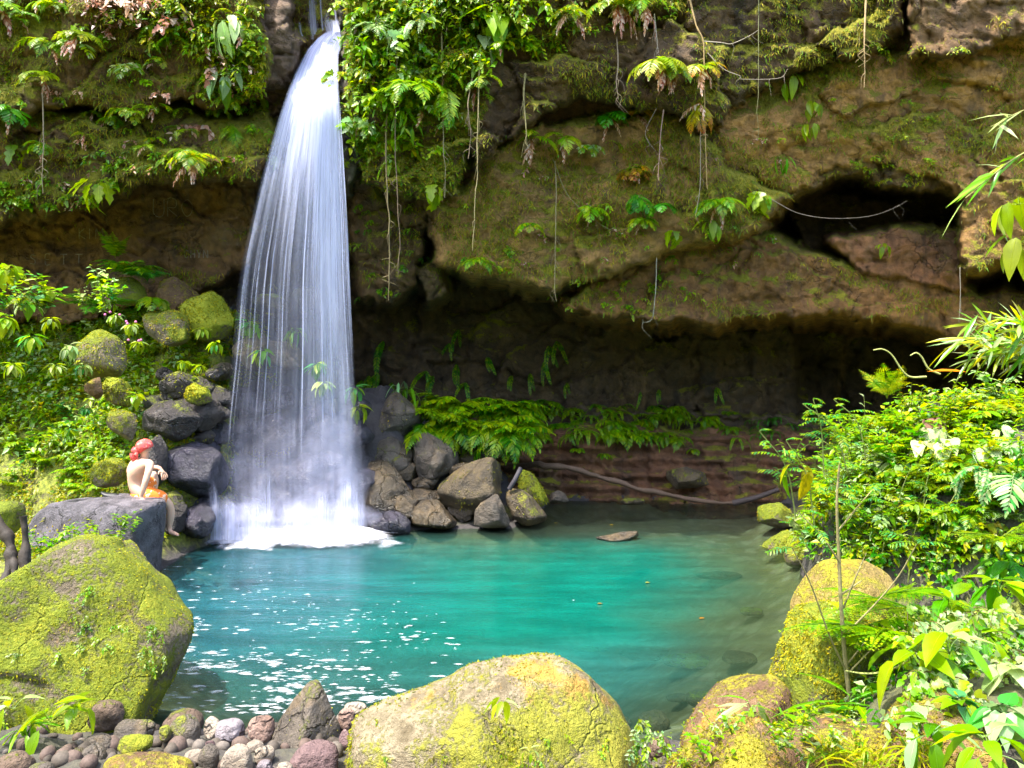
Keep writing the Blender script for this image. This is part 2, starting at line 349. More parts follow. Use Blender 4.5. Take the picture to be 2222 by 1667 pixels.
# ================================================================== GROUND with the pool bed
POOL = np.array([(-2.7,6.1),(-1.3,6.2),(.2,5.9),(1.0,5.9),(1.4,6.2),(2.4,6.7),(3.2,7.5),(3.75,9.0),(4.1,10.5),(4.3,12.2),(4.4,13.6),(5.3,15.0),(4.5,15.6),(2.5,15.5),(.8,15.3),(.3,13.6),(0,13.0),(-1.7,12.9),(-3,12.9),(-4.7,12.6),(-5.0,11.6),(-5.2,10.6),(-5.3,9.2),(-5.0,8.0),(-3.8,6.7)])
def ground_raw(X, Y):
    s = sdf(X+.12*fbm(np.stack([X*1.5, Y*1.5, 0*X], -1), 3, 61), Y, POOL)
    deep = .28+1.5*sstep(-3.9, -1.0, -np.hypot((X+.4)/1.25, (Y-9.6)/1.15))+.5*sstep(1, -3, X)
    p3 = np.stack([X, Y, 0*X], -1)
    z = np.where(s > 0, -np.minimum(s*.55, deep), np.minimum(-s*.28, .35))
    # left bank
    t = np.clip((Y-10.95+.3*np.clip(X+5.5,-2,2))/2.7, 0, 1); bank = .25+3.3*t
    mk = sstep(-4.65, -5.4, X-.30*np.clip(Y-11.2, 0, 4))*sstep(10.2, 11.0, Y)
    z = np.maximum(z, bank*mk-.3*(1-mk)*0+np.where(mk < .02, -9, 0))
    # heap under the fall
    hp = 2.25*sstep(12.9, 14.0, Y)*sstep(-5.4, -4.2, X)*sstep(-.9, -2.4, X)
    hp = np.maximum(hp, 1.5*sstep(13.4, 14.8, Y)*sstep(-3, -2.2, X)*sstep(.75, -1.2, X))
    z = np.maximum(z, np.where(hp > .05, hp-.15, -9))
    # left foreground, behind and around the big boulder
    z = np.maximum(z, .4*sstep(-4.6, -5.6, X)*sstep(13, 9, Y)-np.where(X > -4.6, 9, 0))
    # right bank under the bush
    r = np.hypot((X-6.05)/2.4, (Y-9.7)/2.25); hill = (2.35+.38*fbm(np.stack([X*.9, Y*.9, 0*X], -1), 3, 67)-.28*np.clip(5.6-X, 0, 3))*np.clip(1-r**3.0, 0, 1)**.6
    z = np.maximum(z, np.where(hill > .02, hill-.1, -9))
    z = np.maximum(z, np.where(X > 5.2, 1.2*sstep(5.2, 6.5, X), -9))
    r2 = np.hypot((X-2.95)/1.25, (Y-4.3)/1.55); h2 = 1.15*np.clip(1-r2**2.4, 0, 1)**.7
    z = np.maximum(z, np.where(h2 > .02, h2, -9))
    z = np.where(Y < 5.6, np.maximum(z, .05+.12*np.clip(5.6-Y, 0, 2)), z)
    z = np.where(Y < 2, np.maximum(z, .29+.3*(2-np.clip(Y, -2, 2))), z)
    global WET_SHADE
    WET_SHADE = np.clip(sstep(.02, .3, hp)+.85*(hill > .05)+.9*sstep(6.9, 6.4, Y)*sstep(1.6, 1.0, X)*sstep(-5, -4, X)+.7*(X > 1)*sstep(7.5, 6.8, Y)+sstep(.16, .02, z)*(z > -3), 0, 1)  # wet heap and shore; under the bush it darkens soil to paint shaded gaps
    zc = z; pj = np.stack([X, Y*1.0, z*1.0], -1); pj = pj+.2*np.stack([fbm(pj*2, 2, 41), fbm(pj*2, 2, 42), 0*X], -1)
    v1, e1 = cells(pj*1.9, 43); v2, e2 = cells(pj*4.2, 47); hm = sstep(.02, .3, hp)
    z = z+hm*(.22*v1-.1*sstep(.15, 0, e1)+.12*v2)
    z = z+.06*fbm(p3*2.2, 4, 65)+.05*fbm(p3*7, 3, 66)*(z > .02)
    return z
AX = np.unique(np.concatenate([np.linspace(-60, -9.2, 26), np.arange(-9.2, 9.2, .075), np.linspace(9.2, 60, 26)]))
AY = np.unique(np.concatenate([np.linspace(-60, 1.8, 30), np.arange(1.8, 17, .075), np.linspace(17, 60, 14)]))
GXX, GYY = np.meshgrid(AX, AY); GZ = ground_raw(GXX, GYY)
def ground_z(x, y):
    x = np.asarray(x, float); y = np.asarray(y, float)
    i = np.clip(np.searchsorted(AX, x)-1, 0, len(AX)-2); j = np.clip(np.searchsorted(AY, y)-1, 0, len(AY)-2)
    u = np.clip((x-AX[i])/(AX[i+1]-AX[i]), 0, 1); v = np.clip((y-AY[j])/(AY[j+1]-AY[j]), 0, 1)
    return (GZ[j, i]*(1-u)+GZ[j, i+1]*u)*(1-v)+(GZ[j+1, i]*(1-u)+GZ[j+1, i+1]*u)*v
DS = np.arange(2.2, 16.8, .03)
def ground_hit(px, py, off=0.):
    X = (px-1111)*DS/F; Z = HC+(YH-py)*DS/F; k = np.argmax(Z < ground_z(X, DS)+off)
    if Z[k] >= ground_z(X[k], DS[k])+off: return None
    return P(px, py, DS[k])
m = NT('ground_soil'); g = m.n('ShaderNodeNewGeometry'); pos_ = g.outputs['Position']; sep = m.n('ShaderNodeSeparateXYZ', i_0=pos_)
n1 = m.noise(pos_, 3.5, 6, .65); n2 = m.noise(pos_, 22, 4, .65); vor = m.n('ShaderNodeTexVoronoi', i_Vector=pos_, i_Scale=4.5); vor.inputs['Randomness'].default_value = 1
dirt = m.mix(m.rng(n1, .3, .7), (.035, .026, .014), (.10, .08, .035))
moss = m.ramp(n2, ((.3, (.05, .07, .006)), (.55, (.16, .18, .015)), (.75, (.27, .25, .03))))
top = m.mix(m.rng(m.math('ADD', n1, m.math('MULTIPLY', n2, .4)), .5, .75), dirt, moss)
wt = m.n('ShaderNodeAttribute', attribute_name='wet'); top = m.mix(wt.outputs['Fac'], top, m.mix(n2, (.02, .018, .02), (.07, .06, .055)))
peb = m.n('ShaderNodeHueSaturation', i_Color=vor.outputs['Color'], i_Saturation=.15, i_Value=.55)
bed = m.mix(.8, peb.outputs[0], (.13, .115, .055)); bed = m.mix(m.rng(vor.outputs[0], .3, .7, 0, .6), bed, (.05, .05, .025))
bed = m.mix(m.rng(n1, .42, .62), bed, (.11, .10, .05))
colr = m.mix(m.rng(sep.outputs[2], -.10, -.02), bed, top)
bp = m.n('ShaderNodeBump', i_Strength=.8, i_Distance=.05, i_Height=m.math('ADD', n1, m.math('MULTIPLY', n2, .4)))
b = m.n('ShaderNodeBsdfPrincipled', i_Base_Color=colr, i_Roughness=.9, i_Normal=bp.outputs[0])
GROUND = m.done(b.outputs[0])
lb = LB(); lb.add(np.stack([GXX, GYY, GZ], -1).reshape(-1, 3), grid_faces(*GXX.shape), wet=WET_SHADE.ravel())
tag(lb.build('ground', GROUND), kind='structure')
# unseen wooded slopes added behind the camera to block low sky light
lb = LB(); th = np.linspace(math.radians(168), math.radians(372), 70); hh = np.linspace(0, 1, 16)
TH, HH = np.meshgrid(th, hh); Rr = 15+HH*9; 
HX, HY, HZ = Rr*np.cos(TH)*1.05, Rr*np.sin(TH)-1, HH*11-1
q = np.stack([HX, HY, HZ], -1); dz = fbm(q*.35, 4, 91)
q = q*(1+.10*dz[..., None]*np.array([1, 1, .6]))
lb.add(q.reshape(-1, 3), grid_faces(*TH.shape))
tag(lb.build('sky_block_hills', plain('sky_block_hillside', (.045, .075, .014), .9, .5, 2.0)), kind='structure')

# ================================================================== WATER
WXs = np.arange(-6.2, 6.6, .11); WYs = np.arange(5.2, 16.6, .11); WXX, WYY = np.meshgrid(WXs, WYs)
dep = np.clip(-ground_z(WXX, WYY), 0, 3)
pw = np.stack([WXX*.45, WYY*.8, 0*WXX], -1)
tl = np.clip(sstep(.2, -3.2, WXX+.5*fbm(pw, 3, 7)), 0, 1)                 # bubbly, bluer water towards the fall
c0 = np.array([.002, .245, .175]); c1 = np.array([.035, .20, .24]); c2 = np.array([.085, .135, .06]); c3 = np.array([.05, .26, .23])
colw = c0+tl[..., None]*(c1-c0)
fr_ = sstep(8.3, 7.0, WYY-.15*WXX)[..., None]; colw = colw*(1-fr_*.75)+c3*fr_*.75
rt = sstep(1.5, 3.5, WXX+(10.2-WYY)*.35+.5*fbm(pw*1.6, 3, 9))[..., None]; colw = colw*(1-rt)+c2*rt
fb = sstep(11.2, 13.0, WYY+.4*fbm(pw*2, 3, 4))[..., None]*(1-tl[..., None]*.8); colw = colw*(1-.85*fb)+np.array([.075, .075, .05])*.85*fb  # far water: dark reflection of the cave painted into the body colour
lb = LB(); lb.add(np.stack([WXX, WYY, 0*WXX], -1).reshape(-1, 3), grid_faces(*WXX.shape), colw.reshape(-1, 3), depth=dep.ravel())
m = NT('pool_water'); g = m.n('ShaderNodeNewGeometry')
mp = m.n('ShaderNodeMapping', i_Vector=g.outputs['Position']); mp.inputs['Scale'].default_value = (1.0, 4.0, 1)
r1 = m.noise(mp.outputs[0], 1.1, 5, .6); r2 = m.noise(mp.outputs[0], 4.5, 4, .6)
at = m.n('ShaderNodeAttribute', attribute_name='col'); dp = m.n('ShaderNodeAttribute', attribute_name='depth')
hs = m.n('ShaderNodeHueSaturation', i_Color=at.outputs['Color']); m.l(m.rng(m.noise(mp.outputs[0], .8, 4, .55), .3, .7, .30, .47), hs.inputs['Value'])
df = m.n('ShaderNodeBsdfDiffuse', i_Color=hs.outputs[0])
tr = m.n('ShaderNodeBsdfTransparent', i_Color=(.72, .86, .74, 1))
fac = m.math('SUBTRACT', 1, m.math('POWER', 2.718, m.math('MULTIPLY', dp.outputs['Fac'], -1.5)))
fac = m.math('MULTIPLY', fac, 1.0, clamp=True)
body = m.n('ShaderNodeMixShader', i_0=fac, i_1=tr.outputs[0], i_2=df.outputs[0])
bp = m.n('ShaderNodeBump', i_Strength=.35, i_Distance=.05, i_Height=m.math('ADD', r1, m.math('MULTIPLY', r2, .35)))
gl = m.n('ShaderNodeBsdfGlossy', i_Roughness=.12, i_Normal=bp.outputs[0]); fz = m.n('ShaderNodeFresnel', i_IOR=1.33, i_Normal=bp.outputs[0])
mx = m.n('ShaderNodeMixShader', i_0=m.math('MULTIPLY', fz.outputs[0], .85), i_1=body.outputs[0], i_2=gl.outputs[0])
tag(lb.build('water', m.done(mx.outputs[0])), kind='structure')
# ================================================================== LEAVES (batched)
def make_tmpl(ts, ws, hf=.35, base_w=0):
    V = [(ts[0], 0, 0)]; 
    for t, w_ in zip(ts[1:-1], ws[1:-1]): V += [(t, -w_, abs(w_)*hf), (t, 0, 0), (t, w_, abs(w_)*hf)]
    V.append((ts[-1], 0, 0)); n = len(ts)-2; F = [(0, 1, 2, 2), (0, 2, 3, 3)]
    T = [(0, 2, 1), (0, 3, 2)]; Q = []
    for k in range(n-1):
        a = 1+3*k; b_ = a+3; Q += [(a, a+1, b_+1, b_), (a+1, a+2, b_+2, b_+1)]
    a = 1+3*(n-1); e = len(V)-1; T += [(a, a+1, e), (a+1, a+2, e)]
    return np.array(V, float), np.array(T), np.array(Q) if Q else None
T_TUFT = (np.array([(0, 0, 0), (.45, -1, .1), (1, 0, 0), (.45, 1, .1)], float), None, np.array([(0, 1, 2, 3)]))
T_SMALL = make_tmpl([0, .42, 1], [0, 1, 0])
T_OVATE = make_tmpl([0, .12, .35, .62, .85, 1], [0, .62, 1, .85, .4, 0])
T_LANCE = make_tmpl([0, .25, .6, 1], [0, .85, .85, 0], .3)
T_HEART = make_tmpl([.06, -.06, .12, .34, .62, .85, 1], [0, .62, .98, .95, .6, .25, 0], .22)
def lobed():
    V, T, Q = make_tmpl([0, .08, .22, .34, .5, .62, .78, .88, 1], [0, .75, 1.0, .55, .85, .42, .55, .25, 0], .2); return V, T, Q
T_LOBED = lobed()
def unit(a): return a/(np.linalg.norm(a, axis=-1, keepdims=True)+1e-9)
def leaf_batch(lb, B, D, N, L, W, C, tmpl=T_SMALL, droop=.15):
    B = np.asarray(B, float); n = len(B); D = unit(np.broadcast_to(np.asarray(D, float), (n, 3))); N = np.broadcast_to(np.asarray(N, float), (n, 3))
    S = unit(np.cross(D, N)); N = np.cross(S, D); L = np.broadcast_to(L, (n,)); W = np.broadcast_to(W, (n,)); C = np.broadcast_to(C, (n, 3))
    V, T, Q = tmpl; k = len(V)
    X = B[:, None]+D[:, None]*(V[None, :, 0:1]*L[:, None, None])+S[:, None]*(V[None, :, 1:2]*W[:, None, None]*.5)+N[:, None]*(V[None, :, 2:3]*W[:, None, None]*.5)
    X[..., 2] -= (np.clip(V[:, 0], 0, 1)**2)[None]*(np.broadcast_to(droop, (n,))*L)[:, None]
    off = (np.arange(n)*k)[:, None, None]
    CC_ = np.repeat(C[:, None], k, 1)*(1+.12*(V[None, :, 0:1]-.5))
    base = lb.n
    if T is not None: lb.F3.append((T[None]+off).reshape(-1, 3)+base)
    if Q is not None: lb.F4.append((Q[None]+off).reshape(-1, 4)+base)
    lb.V.append(X.reshape(-1, 3)); lb.C.append(CC_.reshape(-1, 3)); lb.n += n*k
PAL = {'bright': [(.13,.28,.010),(.18,.31,.012),(.085,.23,.012),(.23,.33,.015)], 'deep': [(.05,.19,.012),(.08,.24,.014),(.035,.15,.014)],
       'yellow': [(.31,.35,.02),(.36,.35,.03),(.25,.33,.02)], 'dry': [(.40,.24,.15),(.48,.33,.24),(.30,.16,.09),(.55,.44,.36)], 'rust': [(.42,.15,.03),(.36,.11,.05),(.45,.22,.04)],
       'pale': [(.30,.40,.16),(.24,.38,.17),(.36,.44,.22)], 'blue': [(.06,.22,.07),(.09,.28,.10),(.07,.24,.05)], 'mossy': [(.32,.32,.015),(.24,.26,.012),(.14,.17,.008),(.38,.33,.025)],
       'darkmoss': [(.16,.17,.014),(.22,.21,.02),(.10,.11,.01),(.28,.25,.035)]}
def pal(names, n, rs=RS, jit=.22):
    P_ = np.concatenate([np.array(PAL[k]) for k in names.split('+')]); c = P_[rs.randint(0, len(P_), n)]
    return np.clip(c*(1+jit*(rs.rand(n, 1)-.5)*2)*(1+.1*(rs.rand(n, 3)-.5)), 0, 1)
def fuzz(lb, Pts, Nrm, L, W, names, rs=RS, down=.35, tmpl=T_TUFT):
    n = len(Pts); D = unit(Nrm*.8+rs.randn(n, 3)*.55+np.array([0, 0, -down])); N = unit(rs.randn(n, 3)+Nrm)
    l = L*(.5+rs.rand(n)); leaf_batch(lb, Pts-Nrm*.01, D, N, l, W*(.6+.8*rs.rand(n)), pal(names, n, rs), tmpl, .25)

# ================================================================== ROCKS
_ico = {}
def ico(s):
    if s not in _ico:
        bm = bmesh.new(); bmesh.ops.create_icosphere(bm, subdivisions=s, radius=1)
        _ico[s] = (np.array([v.co[:] for v in bm.verts]), np.array([[v.index for v in f.verts] for f in bm.faces])); bm.free()
    return _ico[s]
def hull(p):
    p = sorted(map(tuple, p)); 
    def half(p):
        h = []
        for q in p:
            while len(h) > 1 and (h[-1][0]-h[-2][0])*(q[1]-h[-2][1])-(h[-1][1]-h[-2][1])*(q[0]-h[-2][0]) <= 0: h.pop()
            h.append(q)
        return h[:-1]
    return np.array(half(p)+half(p[::-1]))
ROCKS = {}
_rk = [100]
def rock_shape(outl, d, thick, p=16, tilt=.45, sub=5, noise=.05, faces=4, seed=None, sharp=.5, cracks=0, chips=0):
    _rk[0] += 1; rs = np.random.RandomState(seed or _rk[0]); U, Fc = ico(sub)
    W2 = np.array([((a-1111)*d/F, HC+(YH-b)*d/F) for a, b in outl]); 
    c = np.array([(W2[:, 0].min()+W2[:, 0].max())/2, (W2[:, 1].min()+W2[:, 1].max())/2])
    H = hull(W2-c); s = np.zeros(len(U)); pl = []
    for k in range(len(H)):
        a = H[k]; b_ = H[(k+1) % len(H)]; e = b_-a; L = np.linalg.norm(e)
        if L < 1e-6: continue
        n = np.array([e[1], -e[0]])/L; h = n@a
        if h < .02: h = .02
        for sg in (-1, 1):
            t = rs.uniform(.12, 1)*tilt*(1 if sg < 0 else 1.4); pl.append((n[0], sg*t, n[1], h))
    sz = np.ptp(H, axis=0)
    for k in range(faces):
        pl.append((rs.uniform(-.6, .6), -1, rs.uniform(-.35, .7), thick*rs.uniform(.72, 1.1)))
    pl.append((0, 1, 0, thick*1.1)); pl.append((.5, 1, .1, thick)); pl.append((-.5, 1, .1, thick)); pl.append((0, -1, .1, thick))
    for n0, n1_, n2_, h in pl:
        s = s+np.maximum(0, (U[:, 0]*n0+U[:, 1]*n1_+U[:, 2]*n2_)/h)**p
    r = s**(-1.0/p)
    if chips:
        for k in range(chips):
            n = rs.randn(3); n[1] = -abs(n[1])*.8; n /= np.linalg.norm(n); sup = ((U*r[:, None])@n).max(); dt = U@n
            r = (r**-26.+np.maximum(0, dt/(sup*rs.uniform(.74, .9)))**26.)**(-1/26.)
    V = U*r[:, None]; o = rs.rand(3)*50; sc = 1/max(.12, sz.mean())
    q = V*sc*2.2+o
    dn = noise*sz.mean()*(fbm(q, 4, 201)*.8+.55*np.clip(ridged(q*1.3+4, 3, 207), -1, 1)*sharp+.45*fbm(q*3.6, 3, 211))
    if cracks: dn = dn-cracks*sz.mean()*np.clip(1-np.abs(fbm(q*.9+9, 2, 215))*16, 0, 1)
    V = V+U*dn[:, None]
    return V, Fc, Vector((c[0], d, c[1]))
def rock(name, outl, d, thick, mat, label, group=None, cat='rock', tuft=0, names='mossy', tl=.03, tmask=None, **kw):
    V, Fc, loc = rock_shape(outl, d, thick, **kw)
    zb = V[:, 2].min(); V = V-np.array([0, 0, zb]); loc.z += zb
    lb = LB(); lb.add(V, Fc); o = lb.build(name, mat, None, loc); tag(o, label, cat, group)
    ROCKS[label] = (o, V, Fc, np.array(loc))
    if tuft: moss_on(o, V, Fc, np.array(loc), tuft, names, tl, tmask)
    return o
def surf_samples(V, Fc, n, rs=RS):
    A, B, C = V[Fc[:, 0]], V[Fc[:, 1]], V[Fc[:, 2]]; N = np.cross(B-A, C-A); ar = np.linalg.norm(N, axis=1)
    i = rs.choice(len(Fc), n, p=ar/ar.sum()); u, v = rs.rand(2, n, 1); k = (u+v) > 1; u = np.where(k, 1-u, u); v = np.where(k, 1-v, v)
    return A[i]+(B[i]-A[i])*u+(C[i]-A[i])*v, unit(N[i])
def moss_on(o, V, Fc, loc, n, names='mossy', tl=.03, tmask=None, thr=0., up=.6):
    p, nn = surf_samples(V, Fc, n*3); w_ = p+loc
    e = fbm(w_*2.6, 4, 77)*1.6+up*nn[:, 2]-.25+RS.rand(len(p))*.5
    if tmask is not None: e = e+tmask(w_, nn)
    k = (e > thr) & (nn[:, 1] < .35); p, nn = p[k][:n], nn[k][:n]
    if len(p) < 5: return
    lb = LB(); fuzz(lb, p, nn, tl, tl*.55, names); m_ = lb.build('moss', MOSSLEAF, o); m_['kind'] = 'stuff'

M_MOSSY = rock_mat('mossy_stone', (.12, .095, .06), (.34, .28, .19), .70, .42, lichen=.35)
M_PALEMOSS = rock_mat('pale_mossy_stone', (.11, .085, .045), (.42, .35, .22), .68, -.1, lichen=.75, mossc=((.07, .085, .012), (.24, .24, .025), (.36, .31, .04)))
M_GREY = rock_mat('grey_stone', (.04, .032, .024), (.135, .108, .078), .16, .5, wet=.5, lichen=.1)
M_BROWN = rock_mat('brown_stone', (.04, .03, .018), (.125, .09, .045), .36, .55, wet=.5, lichen=.1)
M_WET = rock_mat('wet_basalt', (.014, .013, .02), (.05, .043, .062), -.3, .4, wet=.95)
M_WETBROWN = rock_mat('wet_brown_stone', (.03, .024, .016), (.11, .075, .035), -.1, .4, wet=.9)
M_DARK = rock_mat('dark_basalt', (.018, .014, .013), (.065, .05, .045), .32, .6, wet=.6)
M_SLATE = rock_mat('slate_slab', (.04, .036, .04), (.15, .135, .15), -.12, -.9, wet=.35)
M_PALE = rock_mat('pale_stone', (.17, .135, .10), (.36, .30, .23), -.35, .3, lichen=.12)
M_LAV = rock_mat('grey_violet_stone', (.12, .10, .105), (.27, .235, .24), -.4, .3)
M_PINK = rock_mat('pinkish_stone', (.15, .09, .065), (.31, .21, .165), -.4, .3)
M_PURPLE = rock_mat('purple_brown_stone', (.09, .055, .055), (.20, .13, .12), -.4, .3)
M_DKBROWN = rock_mat('dark_brown_stone', (.06, .04, .028), (.16, .11, .075), .08, .6)
M_RUST = rock_mat('rust_mossy_stone', (.10, .055, .03), (.26, .16, .085), .46, .5, lichen=.6, mossc=((.09, .085, .01), (.28, .25, .02), (.40, .33, .03)))
M_OCHRE = rock_mat('ochre_stone', (.16, .11, .03), (.40, .30, .08), .45, .4, lichen=.8, mossc=((.10, .10, .008), (.28, .26, .015), (.42, .36, .03)))
M_BRIGHT = rock_mat('bright_moss_stone', (.12, .09, .05), (.25, .20, .11), .85, .6, mossc=((.09, .13, .008), (.30, .34, .02), (.40, .40, .04)))

# foreground boulders
rock('boulder', [(-150,1400),(-60,1310),(20,1265),(75,1215),(130,1165),(178,1150),(232,1160),(290,1222),(345,1285),(408,1352),(412,1378),(398,1410),(372,1465),(352,1505),(335,1560),(300,1600),(150,1660),(-100,1670),(-170,1560)], 6.4, .95, M_MOSSY,
     'huge yellow-green moss covered boulder with a blunt peak beside the left shore', sub=6, p=50, tilt=.34, noise=.04, tuft=24000, tl=.02, seed=3, faces=5, cracks=.02)
def front_boulder():
    A = [(740,1700),(752,1560),(790,1535),(870,1505),(960,1490),(1040,1455),(1100,1440),(1200,1530),(1250,1700)]
    B = [(980,1700),(985,1480),(1050,1437),(1095,1424),(1135,1424),(1180,1419),(1215,1424),(1270,1450),(1330,1500),(1365,1545),(1392,1610),(1400,1700)]
    d = 5.0; U, Fc = ico(6); c = np.array([((1090-1111)*d/F), HC+(YH-1590)*d/F]); R_ = []
    for outl, th, sd in ((A, .62, 5), (B, .72, 9)):
        rs = np.random.RandomState(sd); H = hull(np.array([((a-1111)*d/F, HC+(YH-b)*d/F) for a, b in outl])-c); s = np.zeros(len(U))
        for k in range(len(H)):
            a, b_ = H[k], H[(k+1) % len(H)]; e = b_-a; L = np.linalg.norm(e); n = np.array([e[1], -e[0]])/L; h = max(n@a, .05)
            for sg in (-1, 1): s = s+np.maximum(0, (U[:, 0]*n[0]+U[:, 1]*sg*rs.uniform(.15, .55)+U[:, 2]*n[1])/h)**18
        for k in range(4): s = s+np.maximum(0, (U[:, 0]*rs.uniform(-.5, .5)-U[:, 1]+U[:, 2]*rs.uniform(0, .9))/(th*rs.uniform(.8, 1.1)))**18
        s = s+np.maximum(0, U[:, 1]/th)**18; R_.append(s**(-1/18.))
    k = 14.; r = np.log(np.exp(k*R_[0])+np.exp(k*R_[1]))/k; V = U*r[:, None]
    q = V*1.3; V = V+U*(.05*fbm(q, 4, 301)+.03*np.clip(ridged(q*2, 3, 305), -1, 1)+.012*fbm(q*7, 3, 308))[:, None]
    # groove running down the face between the two humps
    gx = V[:, 0]-(-.10+(.42-V[:, 2])*.38); V = V-U*(.10*np.exp(-(gx/.07)**2)*sstep(.3, -.1, V[:, 1])*sstep(.42, .2, V[:, 2]))[:, None]
    zb = V[:, 2].min(); lb = LB(); lb.add(V-np.array([0, 0, zb]), Fc); loc = np.array([c[0], d, c[1]+zb])
    o = lb.build('boulder', M_PALEMOSS, None, loc); L_ = 'broad pale two humped boulder with orange lichen along its top at the front shore'
    tag(o, L_, 'rock'); ROCKS[L_] = (o, V-np.array([0, 0, zb]), Fc, loc)
    moss_on(o, V-np.array([0, 0, zb]), Fc, loc, 16000, 'mossy', .024, lambda w_, n: -.35*n[:, 2]+.05, up=0)
front_boulder()
rock('boulder', [(576,1654),(585,1600),(640,1510),(672,1474),(690,1476),(712,1510),(738,1580),(736,1625),(640,1665)], 5.55, .42, M_GREY, 'pyramid shaped grey boulder with a pale ridge and yellow moss at its foot', p=40, tilt=.75, faces=2, noise=.035, sub=5, tuft=500, tl=.016, tmask=lambda w_, n: np.where(w_[:, 2] < .42, .1, -1.2), seed=17)
rock('boulder', [(1672,1540),(1680,1400),(1690,1370),(1730,1300),(1800,1290),(1900,1310),(1940,1400),(1935,1560),(1700,1580)], 5.9, .75, M_MOSSY, 'tall mossy boulder standing at the right shore behind the bare sapling', p=14, noise=.05, sub=6, tuft=8000, tl=.026, seed=23)
rock('boulder', [(1708,1330),(1715,1285),(1755,1240),(1780,1215),(1830,1210),(1880,1215),(1935,1250),(1930,1310),(1850,1360),(1740,1370)], 6.25, .55, M_OCHRE, 'smooth ochre topped boulder crowning the tall mossy boulder on the right', p=16, noise=.04, sub=5, tuft=600, tl=.02, seed=29)
rock('boulder', [(1470,1610),(1500,1560),(1580,1500),(1680,1460),(1720,1480),(1720,1600),(1600,1680),(1480,1680)], 5.4, .45, M_RUST, 'sloping yellow mossy boulder dipping into the pool at lower right', p=14, tuft=2500, tl=.022, sub=5)
rock('boulder', [(1440,1690),(1460,1640),(1520,1590),(1590,1553),(1640,1557),(1700,1590),(1740,1620),(1750,1720),(1440,1740)], 4.35, .5, M_RUST, 'rust brown boulder with yellow moss at the bottom edge right of centre', p=14, noise=.06, tuft=6000, tl=.024, sub=6)
rock('boulder', [(1880,1700),(1905,1620),(1950,1560),(2010,1520),(2080,1515),(2130,1545),(2160,1700)], 4.1, .5, M_RUST, 'yellow mossy boulder half buried under leafy plants at the bottom right', p=14, noise=.06, tuft=5000, tl=.024, sub=5)
rock('boulder', [(1700,1610),(1760,1590),(1850,1580),(1930,1590),(1960,1640),(1900,1700),(1700,1700)], 4.3, .4, M_RUST, 'low rust coloured boulder between two mossy boulders at the bottom right', p=14, tuft=1500, tl=.02)
rock('boulder', [(1975,1480),(1990,1420),(2060,1400),(2140,1430),(2160,1540),(2000,1560)], 5.2, .5, M_MOSSY, 'shaded mossy boulder hidden behind the lower right leaves', p=14, tuft=2500, tl=.024)

# slab the bather sits on
rock('slab', [(45,1150),(62,1120),(95,1092),(180,1082),(300,1078),(357,1084),(358,1140),(350,1210),(340,1262),(200,1290),(60,1290)], 10.3, .62, M_SLATE, 'flat topped dark slate slab under the seated person', cat='rock', p=34, tilt=.25, noise=.03, faces=3, sub=6, tuft=500, tl=.05, tmask=lambda w_, n: np.where((w_[:, 2] < .85) & (w_[:, 0] < -4.7), .1, -2), seed=41, cracks=.012)

